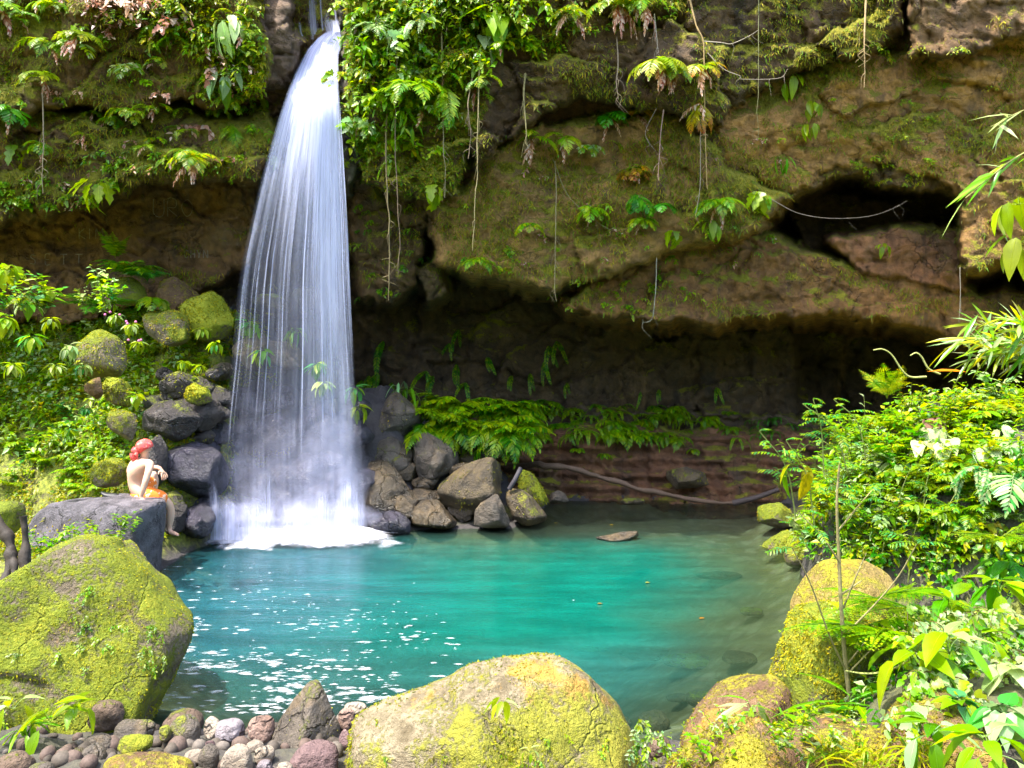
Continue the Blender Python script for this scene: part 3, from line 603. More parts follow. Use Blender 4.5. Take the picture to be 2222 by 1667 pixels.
# bank boulders above the slab
B_ = [([(315,700),(330,668),(395,668),(410,700),(408,745),(375,760),(330,745)], 12.6, M_MOSSY, 'rounded mossy boulder with a brown face on the upper left bank', 900, {}),
 ([(393,690),(400,650),(455,633),(490,655),(507,690),(500,740),(450,745),(400,730)], 12.9, M_BRIGHT, 'bright yellow-green moss covered boulder left of the fall at mid height', 2200, {}),
 ([(155,760),(160,725),(215,718),(265,740),(272,790),(250,830),(180,825)], 11.8, M_MOSSY, 'grey topped mossy boulder on the left bank slope', 900, {}),
 ([(240,650),(248,605),(285,595),(310,620),(318,655),(270,668)], 13.1, M_MOSSY, 'small mossy boulder under the dark fern clump by the scratched wall', 500, {}),
 ([(335,660),(340,620),(390,600),(430,625),(425,680),(360,690)], 13.3, M_RUST, 'brown earthy boulder beneath the scratched wall', 300, {}),
 ([(500,800),(505,755),(535,725),(575,720),(580,770),(560,810)], 12.9, M_BROWN, 'brown angular rock at the left edge of the veil', 0, {}),
 ([(565,760),(575,738),(640,742),(668,770),(662,800),(600,806)], 13.0, M_BROWN, 'brown wedge rock seen through the falling water', 0, dict(p=30)),
 ([(520,668),(560,640),(610,640),(640,660),(600,676)], 13.9, M_BROWN, 'flat brown rock on the ledge behind the veil', 0, {}),
 ([(620,650),(650,620),(720,640),(700,690),(640,690)], 14.0, M_BROWN, 'upright brown rock deep behind the veil', 0, {}),
 ([(300,890),(330,865),(385,870),(430,905),(432,930),(390,955),(330,950),(303,920)], 11.9, M_DARK, 'large cracked dark rock above the seated person', 0, dict(p=24, cracks=.03)),
 ([(410,885),(430,865),(478,868),(485,905),(455,938),(420,930)], 12.2, M_DARK, 'dark blocky rock between the cracked rock and the fall', 0, {}),
 ([(340,830),(380,803),(430,815),(440,850),(400,868),(350,860)], 12.4, M_DARK, 'low dark rock with moss among the left bank rocks', 200, {}),
 ([(400,850),(420,833),(455,845),(460,870),(430,880),(405,872)], 12.0, M_BRIGHT, 'round bright moss cushion on the dark rocks', 700, {}),
 ([(440,850),(470,835),(505,845),(510,880),(470,890),(445,880)], 12.5, M_DARK, 'small dark rock at the left of the veil', 0, {}),
 ([(318,960),(345,945),(362,975),(360,1030),(335,1060),(312,1040),(305,990)], 11.5, M_DARK, 'tall pitted grey rock right behind the bandana', 0, {}),
 ([(360,1010),(375,965),(420,950),(470,975),(492,1010),(480,1070),(420,1095),(370,1070)], 11.9, M_WET, 'big wet black boulder beside the seated person', 0, dict(p=16)),
 ([(390,1150),(400,1100),(440,1085),(465,1110),(470,1160),(430,1175),(395,1170)], 11.6, M_WET, 'wet black rock at the waterline right of the bare foot', 0, dict(p=12)),
 ([(330,1120),(345,1070),(385,1065),(405,1100),(400,1160),(345,1168)], 11.45, M_DARK, 'dark rock under the dangling bare foot', 0, {}),
 ([(185,850),(195,820),(215,815),(222,850),(205,870)], 11.3, M_RUST, 'small orange brown rock in the left bank moss', 0, {}),
 ([(235,900),(245,875),(285,885),(300,925),(285,960),(250,950)], 11.4, M_MOSSY, 'pale mossy rock low on the left bank', 600, {}),
 ([(190,1040),(205,1000),(250,990),(272,1020),(262,1050),(215,1060)], 10.9, M_MOSSY, 'mossy rock just left of the seated person', 800, {}),
 ([(225,850),(235,820),(270,820),(285,850),(280,880),(240,885)], 11.6, M_BRIGHT, 'bright mossy knob on the left bank', 900, {}),
 ([(455,810),(460,790),(490,780),(512,800),(505,825),(470,830)], 12.7, M_BROWN, 'brown cobble wedged left of the veil', 0, {}),
 # under the fall
 ([(528,850),(535,828),(565,820),(592,832),(590,862),(560,872)], 12.9, M_WET, 'round wet rock at the top of the splash heap', 0, dict(p=10)),
 ([(480,880),(495,855),(535,858),(555,880),(540,905),(490,905)], 12.7, M_WET, 'flat wet rock at the upper left of the splash heap', 0, {}),
 ([(600,870),(605,848),(630,840),(640,862),(630,880)], 13.0, M_DARK, 'small grey rock topping the splash heap', 0, {}),
 ([(650,880),(655,845),(690,838),(705,865),(700,895),(665,900)], 13.1, M_GREY, 'pale block behind the splash heap', 0, dict(p=30)),
 ([(710,900),(715,860),(735,865),(745,895),(730,905)], 13.0, M_BROWN, 'narrow brown rock right of the pale block', 0, {}),
 ([(560,890),(570,872),(595,872),(605,888),(590,900)], 12.7, M_WET, 'small wet rock in the middle of the splash heap', 0, {}),
 ([(470,940),(485,905),(520,895),(560,915),(570,960),(530,985),(480,975)], 12.55, M_WET, 'broad wet boulder on the left of the splash heap', 0, dict(p=10)),
 ([(545,950),(555,905),(600,900),(640,925),(650,965),(610,990),(560,980)], 12.5, M_WET, 'domed wet boulder in the middle of the splash heap', 0, dict(p=10)),
 ([(690,950),(700,915),(745,900),(785,930),(790,970),(740,985),(695,975)], 12.8, M_WET, 'domed wet boulder on the right of the splash heap', 0, dict(p=10)),
 ([(600,890),(640,880),(690,900),(700,950),(660,970),(610,940)], 12.9, M_WET, 'dark wet rock filling the back of the splash heap', 0, {}),
 ([(495,1040),(510,1000),(545,995),(565,1030),(560,1080),(510,1085)], 12.35, M_WET, 'wet rock under the left cascade', 0, dict(p=10)),
 ([(560,1040),(580,990),(640,985),(660,1030),(650,1090),(580,1095)], 12.5, M_WET, 'wet rock behind the middle cascade', 0, dict(p=10)),
 ([(660,1040),(680,1000),(730,1000),(760,1040),(750,1100),(680,1100)], 12.6, M_WET, 'wet rock behind the right cascade', 0, dict(p=10)),
 ([(588,1145),(590,1100),(600,1080),(612,1088),(618,1120),(615,1148)], 12.1, M_WET, 'upright dark rock standing in the white water', 0, dict(p=14)),
 ([(486,1150),(489,1110),(500,1098),(511,1115),(512,1152)], 12.05, M_WET, 'narrow dark rock standing at the left of the white water', 0, dict(p=14)),
 ([(708,1100),(712,1030),(722,1018),(735,1035),(738,1100)], 12.3, M_WET, 'slim dark rock parting the right cascade', 0, dict(p=14)),
 ([(675,1040),(680,1022),(705,1022),(708,1045),(690,1055)], 12.35, M_WET, 'small square dark rock in the right cascade', 0, {}),
 # right pile
 ([(792,935),(815,890),(848,855),(868,853),(905,880),(937,915),(930,935),(900,945),(880,955),(800,955)], 14.0, M_GREY, 'angular grey rock with a yellow moss patch on top of the right pile', 350, dict(p=34, tilt=.8, seed=61)),
 ([(885,1000),(893,950),(912,932),(955,958),(1008,990),(1005,1005),(985,1025),(950,1052),(915,1055),(890,1030)], 13.6, M_GREY, 'big bare grey brown rock in the middle of the right pile', 0, dict(p=34, tilt=.7, seed=64)),
 ([(945,1058),(1000,1010),(1060,995),(1112,1010),(1115,1040),(1092,1065),(1050,1110),(1000,1125),(955,1110)], 13.2, M_BROWN, 'wide flat topped wet brown rock of the right pile', 150, dict(p=36, tilt=.6, seed=66)),
 ([(1024,1152),(1030,1110),(1055,1068),(1080,1073),(1102,1115),(1118,1152)], 12.8, M_GREY, 'pale triangular rock standing at the water edge', 0, dict(p=34, tilt=.5, seed=68)),
 ([(1082,1065),(1092,1055),(1135,1060),(1165,1085),(1192,1118),(1195,1138),(1128,1145),(1100,1110)], 13.1, M_BROWN, 'leaning wedge rock right of the pale triangular rock', 60, dict(p=34, tilt=.6, seed=70)),
 ([(1122,1045),(1130,1018),(1155,1030),(1190,1068),(1194,1095),(1170,1100),(1140,1080)], 13.5, M_BRIGHT, 'rock with a vivid lime green moss cushion by the log', 700, {}),
 ([(880,1150),(893,1110),(915,1083),(955,1085),(1000,1130),(990,1152)], 12.85, M_WETBROWN, 'low wet brown rock at the water edge of the right pile', 0, dict(p=24)),
 ([(783,1140),(785,1040),(790,985),(830,985),(872,1040),(906,1085),(895,1140),(830,1150)], 13.1, M_WETBROWN, 'streaming wet brown rock right beside the fall', 0, dict(p=20, tilt=.7)),
 ([(790,1150),(800,1110),(850,1105),(890,1130),(885,1158),(820,1160)], 12.6, M_WET, 'low wet black rock by the foam right of the fall', 0, {}),
 ([(846,1015),(850,990),(880,983),(897,1015),(880,1035),(858,1032)], 13.5, M_GREY, 'small grey stone resting in the right pile', 0, {}),
 ([(880,1070),(905,1050),(945,1060),(960,1100),(920,1120),(890,1105)], 13.3, M_WETBROWN, 'dark wet rock wedged in the gap of the right pile', 0, {}),
 ([(990,1000),(1000,978),(1040,985),(1060,1005),(1020,1020)], 14.0, M_BROWN, 'low brown rock below the fern bank', 60, {}),
 ([(1185,1092),(1192,1070),(1215,1064),(1232,1076),(1238,1092)], 13.9, M_GREY, 'small pale rock on the shore by the log', 0, {}),
 ([(1335,1094),(1345,1083),(1395,1080),(1412,1088),(1408,1097)], 14.6, M_BROWN, 'flat pale rock at the far water edge', 0, {}),
 ([(1430,1040),(1445,1022),(1490,1015),(1535,1030),(1545,1058),(1450,1062)], 15.1, M_BROWN, 'mossy brown rock on the low dark ledge', 120, {}),
 ([(1268,1173),(1290,1166),(1340,1163),(1362,1154),(1385,1152),(1402,1160),(1400,1172),(1340,1178)], 12.2, M_WETBROWN, 'flat dark rock just breaking the surface of the pool', 0, {}),
 ([(1640,1130),(1642,1100),(1665,1088),(1710,1092),(1730,1130),(1700,1148)], 12.9, M_MOSSY, 'mossy rock at the far right water edge', 400, {}),
 ([(1648,1188),(1665,1165),(1700,1150),(1745,1155),(1765,1185),(1740,1200),(1670,1200)], 11.7, M_MOSSY, 'brown mossy rock with a wet purple foot on the right shore', 350, {}),
 ([(1680,1228),(1690,1205),(1725,1180),(1790,1162),(1830,1180),(1840,1215),(1790,1245)], 10.9, M_MOSSY, 'flat moss topped rock on the right shore below the bush', 700, {}),
 ([(1404,1645),(1408,1610),(1430,1597),(1452,1605),(1462,1640),(1430,1660)], 5.2, M_DKBROWN, 'round brown stone right of the broad front boulder', 0, dict(p=9)),
 ([(1390,1700),(1410,1655),(1440,1640),(1465,1660),(1470,1720)], 4.7, M_GREY, 'grey stone at the bottom edge right of the broad front boulder', 0, dict(p=10)),
 ([(790,1010),(800,960),(840,945),(880,965),(890,1010),(850,1040),(805,1035)], 13.7, M_GREY, 'dark grey rock in the hollow of the right pile', 0, {}),
 ([(770,960),(775,900),(800,885),(825,905),(820,960),(790,980)], 13.9, M_WET, 'wet dark rock between the fall and the right pile', 0, {}),
 ([(905,1010),(915,975),(950,965),(985,985),(980,1015),(940,1030)], 13.95, M_GREY, 'grey rock tucked behind the big bare rock', 0, {}),
 ([(840,1110),(850,1075),(890,1065),(915,1090),(905,1125),(865,1130)], 12.95, M_WETBROWN, 'glistening brown rock at the right of the white water', 0, {}),
 ([(300,1000),(310,960),(335,950),(350,985),(340,1030),(315,1040)], 11.7, M_DARK, 'rough dark rock behind the seated person', 0, {}),
 ([(430,960),(440,915),(475,905),(500,930),(490,970),(455,985)], 12.6, M_WET, 'wet dark rock at the left edge of the splash', 0, {}),
 ([(355,905),(370,870),(410,862),(440,890),(430,930),(385,940)], 12.3, M_DARK, 'dark rock behind the large cracked rock', 60, {}),
 ([(395,1000),(405,950),(445,935),(480,965),(470,1010),(425,1025)], 12.3, M_WET, 'black wet rock above the big wet boulder', 0, {}),
 ([(415,1110),(425,1075),(460,1065),(480,1095),(470,1125),(435,1130)], 12.0, M_WET, 'glossy wet rock left of the white water', 0, {}),
 # hollow bank roots side
 ([(-60,1120),(-40,1085),(30,1078),(48,1095),(45,1160),(-40,1180)], 9.6, M_MOSSY, 'dark mossy rock at the left edge beside the slate slab', 500, {})]
for outl, d, mt, lab, tf, kw in B_:
    px = np.ptp(np.array(outl), axis=0).mean(); rd = any(w_ in lab for w_ in ('domed', 'cushion', 'round', 'knob', 'bright')); kk = dict(p=70, tilt=.7, noise=.04, chips=(9 if rd else 13), sub=5); kk.update(kw); kk['p'] = max(kk['p'], 30); oc = np.array(outl, float); om = (oc.max(0)+oc.min(0))/2; outl = (om+(oc-om)*(1.1 if d > 10.5 and 'pale' not in lab and 'wedge' not in lab else 1.0)).tolist()
    d += .5 if ('splash heap' in lab or 'cascade' in lab) else 0
    rock('rock', outl, d, px*d/F*.5, mt, lab, tuft=tf, tl=.034 if d > 9 else .02, names='mossy', **kk)

hr = np.random.RandomState(15)
for k in range(30):
    cx, cy = hr.uniform(475, 790), hr.uniform(860, 1120); r_ = hr.uniform(26, 50); d = 13.15-(cy-860)/260*.45
    a = np.arange(0, 6.2, .6); outl = [(cx+r_*1.15*math.cos(t)*hr.uniform(.8, 1.1), cy+r_*.85*math.sin(t)*hr.uniform(.8, 1.1)) for t in a]
    rock('rock', outl, d, r_*d/F, M_WET, 'wet black rock heaped under the falling water', group='wet rocks heaped under the fall', p=40, tilt=.6, chips=8, noise=.04, sub=4)
for k in range(16):
    cx, cy = hr.uniform(300, 480), hr.uniform(810, 960); r_ = hr.uniform(16, 34); d = 12.3-(cy-800)/260*.5+.25
    a = np.arange(0, 6.2, .6); outl = [(cx+r_*1.15*math.cos(t)*hr.uniform(.8, 1.1), cy+r_*.85*math.sin(t)*hr.uniform(.8, 1.1)) for t in a]
    rock('rock', outl, d, r_*d/F, M_DARK, 'small dark rock packed between the larger rocks left of the fall', group='small dark rocks left of the fall', p=40, tilt=.6, chips=8, noise=.04, sub=4, tuft=40, tl=.03)
for k in range(14):
    cx = hr.uniform(800, 1010); cy = hr.uniform(970, 1120); r_ = hr.uniform(18, 34); d = 13.75-(cy-960)/160*.5
    a = np.arange(0, 6.2, .6); outl = [(cx+r_*1.15*math.cos(t)*hr.uniform(.8, 1.1), cy+r_*.85*math.sin(t)*hr.uniform(.8, 1.1)) for t in a]
    rock('rock', outl, d, r_*d/F, M_WETBROWN, 'wet brown rock filling a gap of the right pile', group='rocks filling the right pile', p=40, tilt=.6, chips=8, noise=.04, sub=4)
# shore stones in front
def oval(x0, y0, x1, y1, sq=.8, rs=RS):
    a = np.arange(0, 2*math.pi, .45); cx, cy, rx, ry = (x0+x1)/2, (y0+y1)/2, (x1-x0)/2, (y1-y0)/2
    return [(cx+rx*np.sign(math.cos(t))*abs(math.cos(t))**sq*rs.uniform(.9, 1.04), cy+ry*np.sign(math.sin(t))*abs(math.sin(t))**sq*rs.uniform(.9, 1.04)) for t in a]
ST = [(193,1513,275,1590,5.75,M_DKBROWN,'dark brown round stone with an orange stain against the huge boulder'),(242,1555,346,1618,5.55,M_GREY,'smooth brown grey stone right of the dark round stone'),
 (352,1535,450,1600,5.75,M_DKBROWN,'brown stone touching the foam at the water edge'),(362,1547,443,1630,5.45,M_GREY,'egg shaped speckled grey stone in front of the water'),
 (440,1551,481,1605,5.5,M_PALE,'cream coloured oval stone at the shore'),(463,1555,538,1614,5.5,M_LAV,'violet grey stone between cream and pinkish stones'),
 (535,1546,603,1610,5.5,M_PINK,'pinkish brown stone left of the pyramid boulder'),(628,1608,742,1700,4.9,M_PURPLE,'purple brown block at the bottom edge below the pyramid boulder'),
 (178,1588,250,1640,5.3,M_GREY,'brown grey stone under the dark round stone'),(250,1590,338,1634,5.2,M_MOSSY,'squarish moss topped stone in the shore stones'),
 (173,1614,234,1680,5.0,M_GREY,'tapered grey brown stone near the lower left'),(114,1626,153,1690,4.9,M_GREY,'small upright grey stone by the lower left fern'),
 (151,1620,188,1656,5.1,M_BROWN,'small tan stone by the lower left fern'),(206,1622,432,1730,4.55,M_RUST,'wide brown stone capped with moss at the bottom edge'),
 (398,1622,452,1660,4.95,M_PALE,'long whitish stone behind the moss capped stone'),(428,1608,482,1700,4.9,M_GREY,'wedge shaped tan stone beside the speckled pale stone'),
 (475,1610,556,1710,4.85,M_PALE,'blunt speckled pale stone at the bottom edge'),(530,1606,575,1634,5.15,M_PALE,'flat cream stone tucked behind the pinkish white stone'),
 (548,1616,598,1660,4.95,M_PALE,'pinkish white round stone left of the purple block'),(555,1648,594,1690,4.75,M_LAV,'small violet grey stone at the bottom edge'),
 (-20,1626,80,1720,4.8,M_DKBROWN,'dark flat stone in the bottom left corner'),(444,1606,468,1632,5.2,M_PURPLE,'tiny reddish stone between pale stones'),
 (344,1570,374,1612,5.35,M_BROWN,'narrow ochre stone beside the egg shaped stone'),(731,1534,775,1585,5.7,M_PINK,'pink stone partly behind the broad front boulder'),
 (742,1522,800,1552,5.9,M_PALE,'white stone at the water edge behind the broad front boulder'),(735,1580,760,1640,5.3,M_PURPLE,'dark stone squeezed between pyramid and front boulders'),
 (60,1650,120,1700,4.7,M_GREY,'grey stone at the bottom edge by the corner'),(596,1650,640,1700,4.75,M_PALE,'pale flat stone at the bottom edge below the pyramid boulder')]
for x0, y0, x1, y1, d, mt, lab in ST:
    big = (x1-x0) > 60
    rock('stone', oval(x0, y0, x1, y1), d, (x1-x0)*d/F*.48, mt, lab, group='loose stones on the front shore', cat='stone', p=9 if mt is not M_PURPLE else 16, tilt=.5, noise=.05, sub=5 if big else 4,
         tuft=700 if mt is M_RUST else (120 if mt is M_MOSSY else 0), tl=.014)
# gravel packed under the stones
lb = LB(); U, Fc = ico(2)
for k in range(200):
    x = RS.uniform(-3.3, -.9); y = RS.uniform(4.2, 6.15); r = RS.uniform(.02, .06); z = float(ground_z(x, y))
    V = U*(r*RS.uniform(.7, 1.3, 3)); V = V*(1+.15*fbm(U*1.5+k, 2, 5)[:, None]); c = np.array([(.07,.055,.04),(.12,.10,.08),(.04,.03,.02),(.09,.06,.045)][RS.randint(4)])
    lb.add(V+np.array([x, y, z+r*.3]), Fc, c)
tag(lb.build('gravel', colmat('gravel', .8, .3, 60)), 'loose gravel packed between the front shore stones', 'gravel', kind='stuff')
# stones under water in the shallows
sub = [(1330,1200,1480,1222),(1420,1250,1560,1280),(1500,1165,1620,1185),(1230,1195,1330,1210),(1560,1300,1650,1330),(1480,1380,1560,1420),(1580,1420,1660,1470),(1380,1480,1460,1530),(1520,1500,1600,1545),(1450,1570,1520,1600),(1300,1440,1380,1470),(1600,1230,1660,1250),(1440,1330,1500,1350)]
for k, (x0, y0, x1, y1) in enumerate(sub):
    d = dw((y0+y1)/2+18); outl = oval(x0, y0, x1, y1); V, Fc2, loc = rock_shape(outl, d, (x1-x0)*d/F*.5, p=9, noise=.07, sub=4)
    gz = float(ground_z(loc.x, loc.y)); loc.z = min(-.07-V[:, 2].max(), gz+.12); lb = LB(); lb.add(V, Fc2)
    tag(lb.build('sunken_stone', M_BROWN if k % 2 else M_WETBROWN, None, loc), 'brown stone lying under the clear shallow water on the right', 'stone', 'stones under the shallow water')
# log and stick on the right shore
lb = LB(); pts = [cliff_p(1100, 1012, .1), P(1180,1010,14.75), P(1300,1032,14.7), P(1400,1062,14.6), P(1500,1084,14.6), P(1592,1094,14.6)]
pts = smooth_path([p[:] for p in pts], 40); pts += .07*np.stack([0*pts[:, 0], fbm(pts*3, 2, 3), fbm(pts*3+5, 2, 4)], -1)
tube(lb, pts, np.linspace(.075, .035, 40)*(1+.75*fbm(pts*5, 3, 9)), (.10, .06, .035), 9)
tube(lb, smooth_path([p[:] for p in (P(1590,1092,14.6), P(1640,1080,14.5), P(1690,1062,14.4))], 14), np.linspace(.06, .04, 14), (.05, .035, .03), 8)
tag(lb.build('fallen_branch', BARK), 'long crooked brown branch lying across the far right shore', 'branch')
lb = LB(); tube(lb, smooth_path([p[:] for p in (P(1105,1062,13.1), P(1118,1040,13.1), P(1130,1016,13.2))], 8), .04, (.035, .03, .035), 8)
tag(lb.build('stick', BARK), 'short dark stick leaning on the wide flat topped rock', 'stick')
# ================================================================== WATERFALL
m = NT('falling_water'); st = m.n('ShaderNodeAttribute', attribute_name='st'); al = m.n('ShaderNodeAttribute', attribute_name='a')
mp = m.n('ShaderNodeMapping', i_Vector=st.outputs['Vector']); mp.inputs['Scale'].default_value = (13, .35, 1)
s1 = m.noise(mp.outputs[0], 1.0, 5, .68)
mp2 = m.n('ShaderNodeMapping', i_Vector=st.outputs['Vector']); mp2.inputs['Scale'].default_value = (48, .7, 1)
s2 = m.noise(mp2.outputs[0], 1.0, 3, .6)
stv = m.math('ADD', m.math('MULTIPLY', m.rng(s1, .36, .66), .75), m.math('MULTIPLY', m.rng(s2, .36, .68), .4))
mp3 = m.n('ShaderNodeMapping', i_Vector=st.outputs['Vector']); mp3.inputs['Scale'].default_value = (3.4, .16, 1)
clump = m.rng(m.noise(mp3.outputs[0], 1.0, 3, .55), .32, .68, .35, 1.3)
# low alpha shows separate streaks, high alpha closes into one white body
aa = m.math('MULTIPLY', m.math('MULTIPLY', al.outputs['Fac'], clump), m.math('ADD', m.math('MULTIPLY', stv, 1.1), m.math('MULTIPLY', al.outputs['Fac'], .9)), clamp=True)
df = m.n('ShaderNodeBsdfDiffuse', i_Color=(.75, .78, .98, 1)); tl_ = m.n('ShaderNodeBsdfTranslucent', i_Color=(.75, .78, .98, 1))
wsh = m.n('ShaderNodeMixShader', i_0=.45, i_1=df.outputs[0], i_2=tl_.outputs[0])
trn = m.n('ShaderNodeBsdfTransparent'); mx = m.n('ShaderNodeMixShader', i_0=aa, i_1=trn.outputs[0], i_2=wsh.outputs[0])
FALL = m.done(mx.outputs[0])
fall = empty('waterfall', P(640, 1150, 12.6), 'tall silky white waterfall fanning out over dark rocks into the pool', 'waterfall')
INV = Vector(fall.location)
LP = np.array([(58,742),(64,715),(80,690),(110,664),(150,643),(200,622),(260,602),(330,582),(400,562),(480,543),(560,525),(640,513),(720,507),(800,498),(900,486),(1000,478),(1160,470)], float)
RP = np.array([(58,752),(80,748),(120,735),(200,735),(300,742),(400,748),(500,754),(600,758),(700,764),(800,770),(900,775),(1000,780),(1160,786)], float)
def fall_sheet(lb, py0, py1, r, dk, al0, seed, n=90, mcol=44, umin=0, umax=1):
    t = np.linspace(0, 1, n); u = np.linspace(umin, umax, mcol); U_, T_ = np.meshgrid(u, t); py = py0+(py1-py0)*T_
    l = np.interp(py, LP[:, 0], LP[:, 1]); r_ = np.interp(py, RP[:, 0], RP[:, 1]); px = l+(r_-l)*U_
    spread = sstep(40, 500, py)
    d = 13.2-.9*sstep(50, 260, py)+.05*(py-600)/500+dk*spread-r*np.sin(math.pi*U_)*(.25+.75*spread)+.05*fbm(np.stack([px/40, py/300, 0*px+seed], -1), 3, seed)
    V = PA(px, py, d)
    dens = np.interp(py, [58,75,200,320,450,600,760,880,1000,1160], [1.2,1.3,1.25,.95,.55,.38,.28,.25,.2,.18])
    prof = np.interp(U_, [0,.06,.3,.48,.62,.75,.92,1], [0,.28,.4,.55,1.0,1.95,1.7,0])
    low = sstep(250, 600, py); prof = prof*low+(1-low)*np.interp(U_, [0,.06,.2,.85,.97,1], [0,.6,1,1.1,.8,0])
    fade = sstep(0, .02, T_)*sstep(1, .93, T_)
    endl = 1-sstep(840, 980, py)*np.interp(U_, [0, .62, .8, 1], [.62, .55, .2, .25])
    a = dens*prof*fade*al0*endl
    lb.add((V-np.array(INV)).reshape(-1, 3), grid_faces(n, mcol), st=np.stack([(U_*2.2+seed*.37), (HC+(YH-py)*.0073), U_*0+seed], -1).reshape(-1, 3), a=a.ravel())
lb = LB()
for k, (r, dk, a0) in enumerate(((.42, 0, .52), (.15, .1, .52), (-.15, .2, .48), (-.4, .3, .42))):
    fall_sheet(lb, 58, 1150, r, dk, a0, 3+k*5)
lb.build('falling_water', FALL, fall)
# separate threads of water in front of and beside the veil
lb = LB(); rs = np.random.RandomState(77)
for k in range(46):
    u = rs.rand()**.7; p0 = rs.uniform(60, 420); p1 = p0+rs.uniform(300, 760); p1 = min(p1, 1120); n = 22; py = np.linspace(p0, p1, n)
    l = np.interp(py, LP[:, 0], LP[:, 1]); r_ = np.interp(py, RP[:, 0], RP[:, 1]); px = l+(r_-l)*u
    d = 12.35+rs.uniform(-.45, .4)*sstep(60, 500, py)+.75*sstep(260, 50, py); V = PA(px, py, d)-np.array(INV); w_ = rs.uniform(.004, .012)
    ts = np.linspace(0, 1, n); a = rs.uniform(.2, .55)*np.sin(math.pi*ts)**.7; q = LB(); tube(q, V, w_, (1, 1, 1), 4)
    lb.add(q.V[0], q.F4[0], st=np.repeat(np.stack([0*ts+k*.13, V[:, 2], 0*ts+k], -1), 4, 0), a=np.repeat(a, 4))
lb.build('water_threads', FALL, fall)
# upper stream in the notch above the lip
lb = LB()
for (x0, x1, y0, y1, d, a0) in ((660,690,-40,78,13.7,.32),(668,677,5,86,13.6,.45),(690,700,-30,70,13.7,.3),(700,718,20,74,13.6,.35),(722,731,0,62,13.4,.5),(735,742,-30,62,13.3,.5),(645,655,45,80,13.6,.4),(700,745,40,70,13.3,.7)):
    n, mc = 16, 8; U_, T_ = np.meshgrid(np.linspace(0, 1, mc), np.linspace(0, 1, n)); px = x0+(x1-x0)*U_+6*T_*T_; py = y0+(y1-y0)*T_
    V = PA(px, py, d-.12*np.sin(math.pi*U_)-.1*T_); a = a0*1.4*np.sin(math.pi*U_)*sstep(0, .25, T_)*(.5+.5*T_)
    lb.add((V-np.array(INV)).reshape(-1, 3), grid_faces(n, mc), st=np.stack([U_*.4+x0*.01, V[..., 2], 0*U_+x0], -1).reshape(-1, 3), a=a.ravel())
lb.build('upper_stream', FALL, fall)
# water running down over the heap of rocks
def over_rocks(lb, pts, w0, w1, a0, seed, dd=0):
    pts = np.array(pts, float); n = 30; pth = smooth_path(np.c_[pts, 0*pts[:, :1]], n); mc = 12; U_, T_ = np.meshgrid(np.linspace(-1, 1, mc), np.linspace(0, 1, n))
    w_ = w0+(w1-w0)*T_; px = pth[:, 0][:, None]+w_*U_; py = pth[:, 1][:, None]+(22*T_**3 if pts[-1][1] > 1120 else 0)+(np.abs(U_)**2)*w_*.9*(1-T_)+18*fbm(np.stack([U_*2+seed, T_*0, 0*U_], -1), 2, seed)*(1-T_)
    d = pth[:, 2][:, None]-.15*(1-T_)+.05*np.abs(U_)**2+.05*fbm(np.stack([px/14, py/30, 0*px+seed], -1), 3, seed); V = PA(px, py, d)
    a = a0*.8*(.55+.45*sstep(980, 1120, py))*(1-np.abs(U_)**1.6)*sstep(0, .6, T_)*np.minimum(1, .35+.75*T_)*(1 if pts[-1][1] > 1120 else sstep(1, .55, T_))
    lb.add((V-np.array(INV)).reshape(-1, 3), grid_faces(n, mc), st=np.stack([px*.008, V[..., 2], 0*px+seed], -1).reshape(-1, 3), a=a.ravel())
lb = LB()
CAS = [([(452,1010,12.0),(462,1050,11.8),(468,1100,11.7),(470,1150,11.75)], 8, 20, .95), ([(560,950,12.2),(570,1000,12.1),(580,1060,12.05),(575,1150,11.95)], 26, 42, .55),
 ([(480,1075,12.0),(500,1100,11.85),(500,1150,11.85)], 14, 34, .85), ([(540,1060,12.0),(548,1100,11.9),(552,1155,11.85)], 26, 40, .9), ([(640,1070,12.1),(645,1110,11.95),(650,1155,11.9)], 26, 40, 1.0),
 ([(700,1030,12.2),(700,1080,12.05),(704,1155,11.9)], 8, 26, 1.0), ([(745,1000,12.3),(750,1060,12.1),(752,1155,11.9)], 20, 36, 1.1), ([(770,930,12.3),(768,1020,12.15),(768,1155,11.95)], 16, 26, .8),
 ([(600,940,12.15),(610,1000,12.05),(615,1070,12.0)], 30, 44, .5), ([(700,930,12.3),(690,990,12.2),(680,1060,12.1)], 34, 44, .5), ([(520,930,12.2),(510,990,12.05),(500,1070,11.95)], 26, 34, .45), ([(640,900,12.35),(650,960,12.2),(655,1040,12.1)], 44, 52, .4)]
for k, (pts, w0, w1, a0) in enumerate(CAS): over_rocks(lb, pts, w0, w1, a0, 20+k)
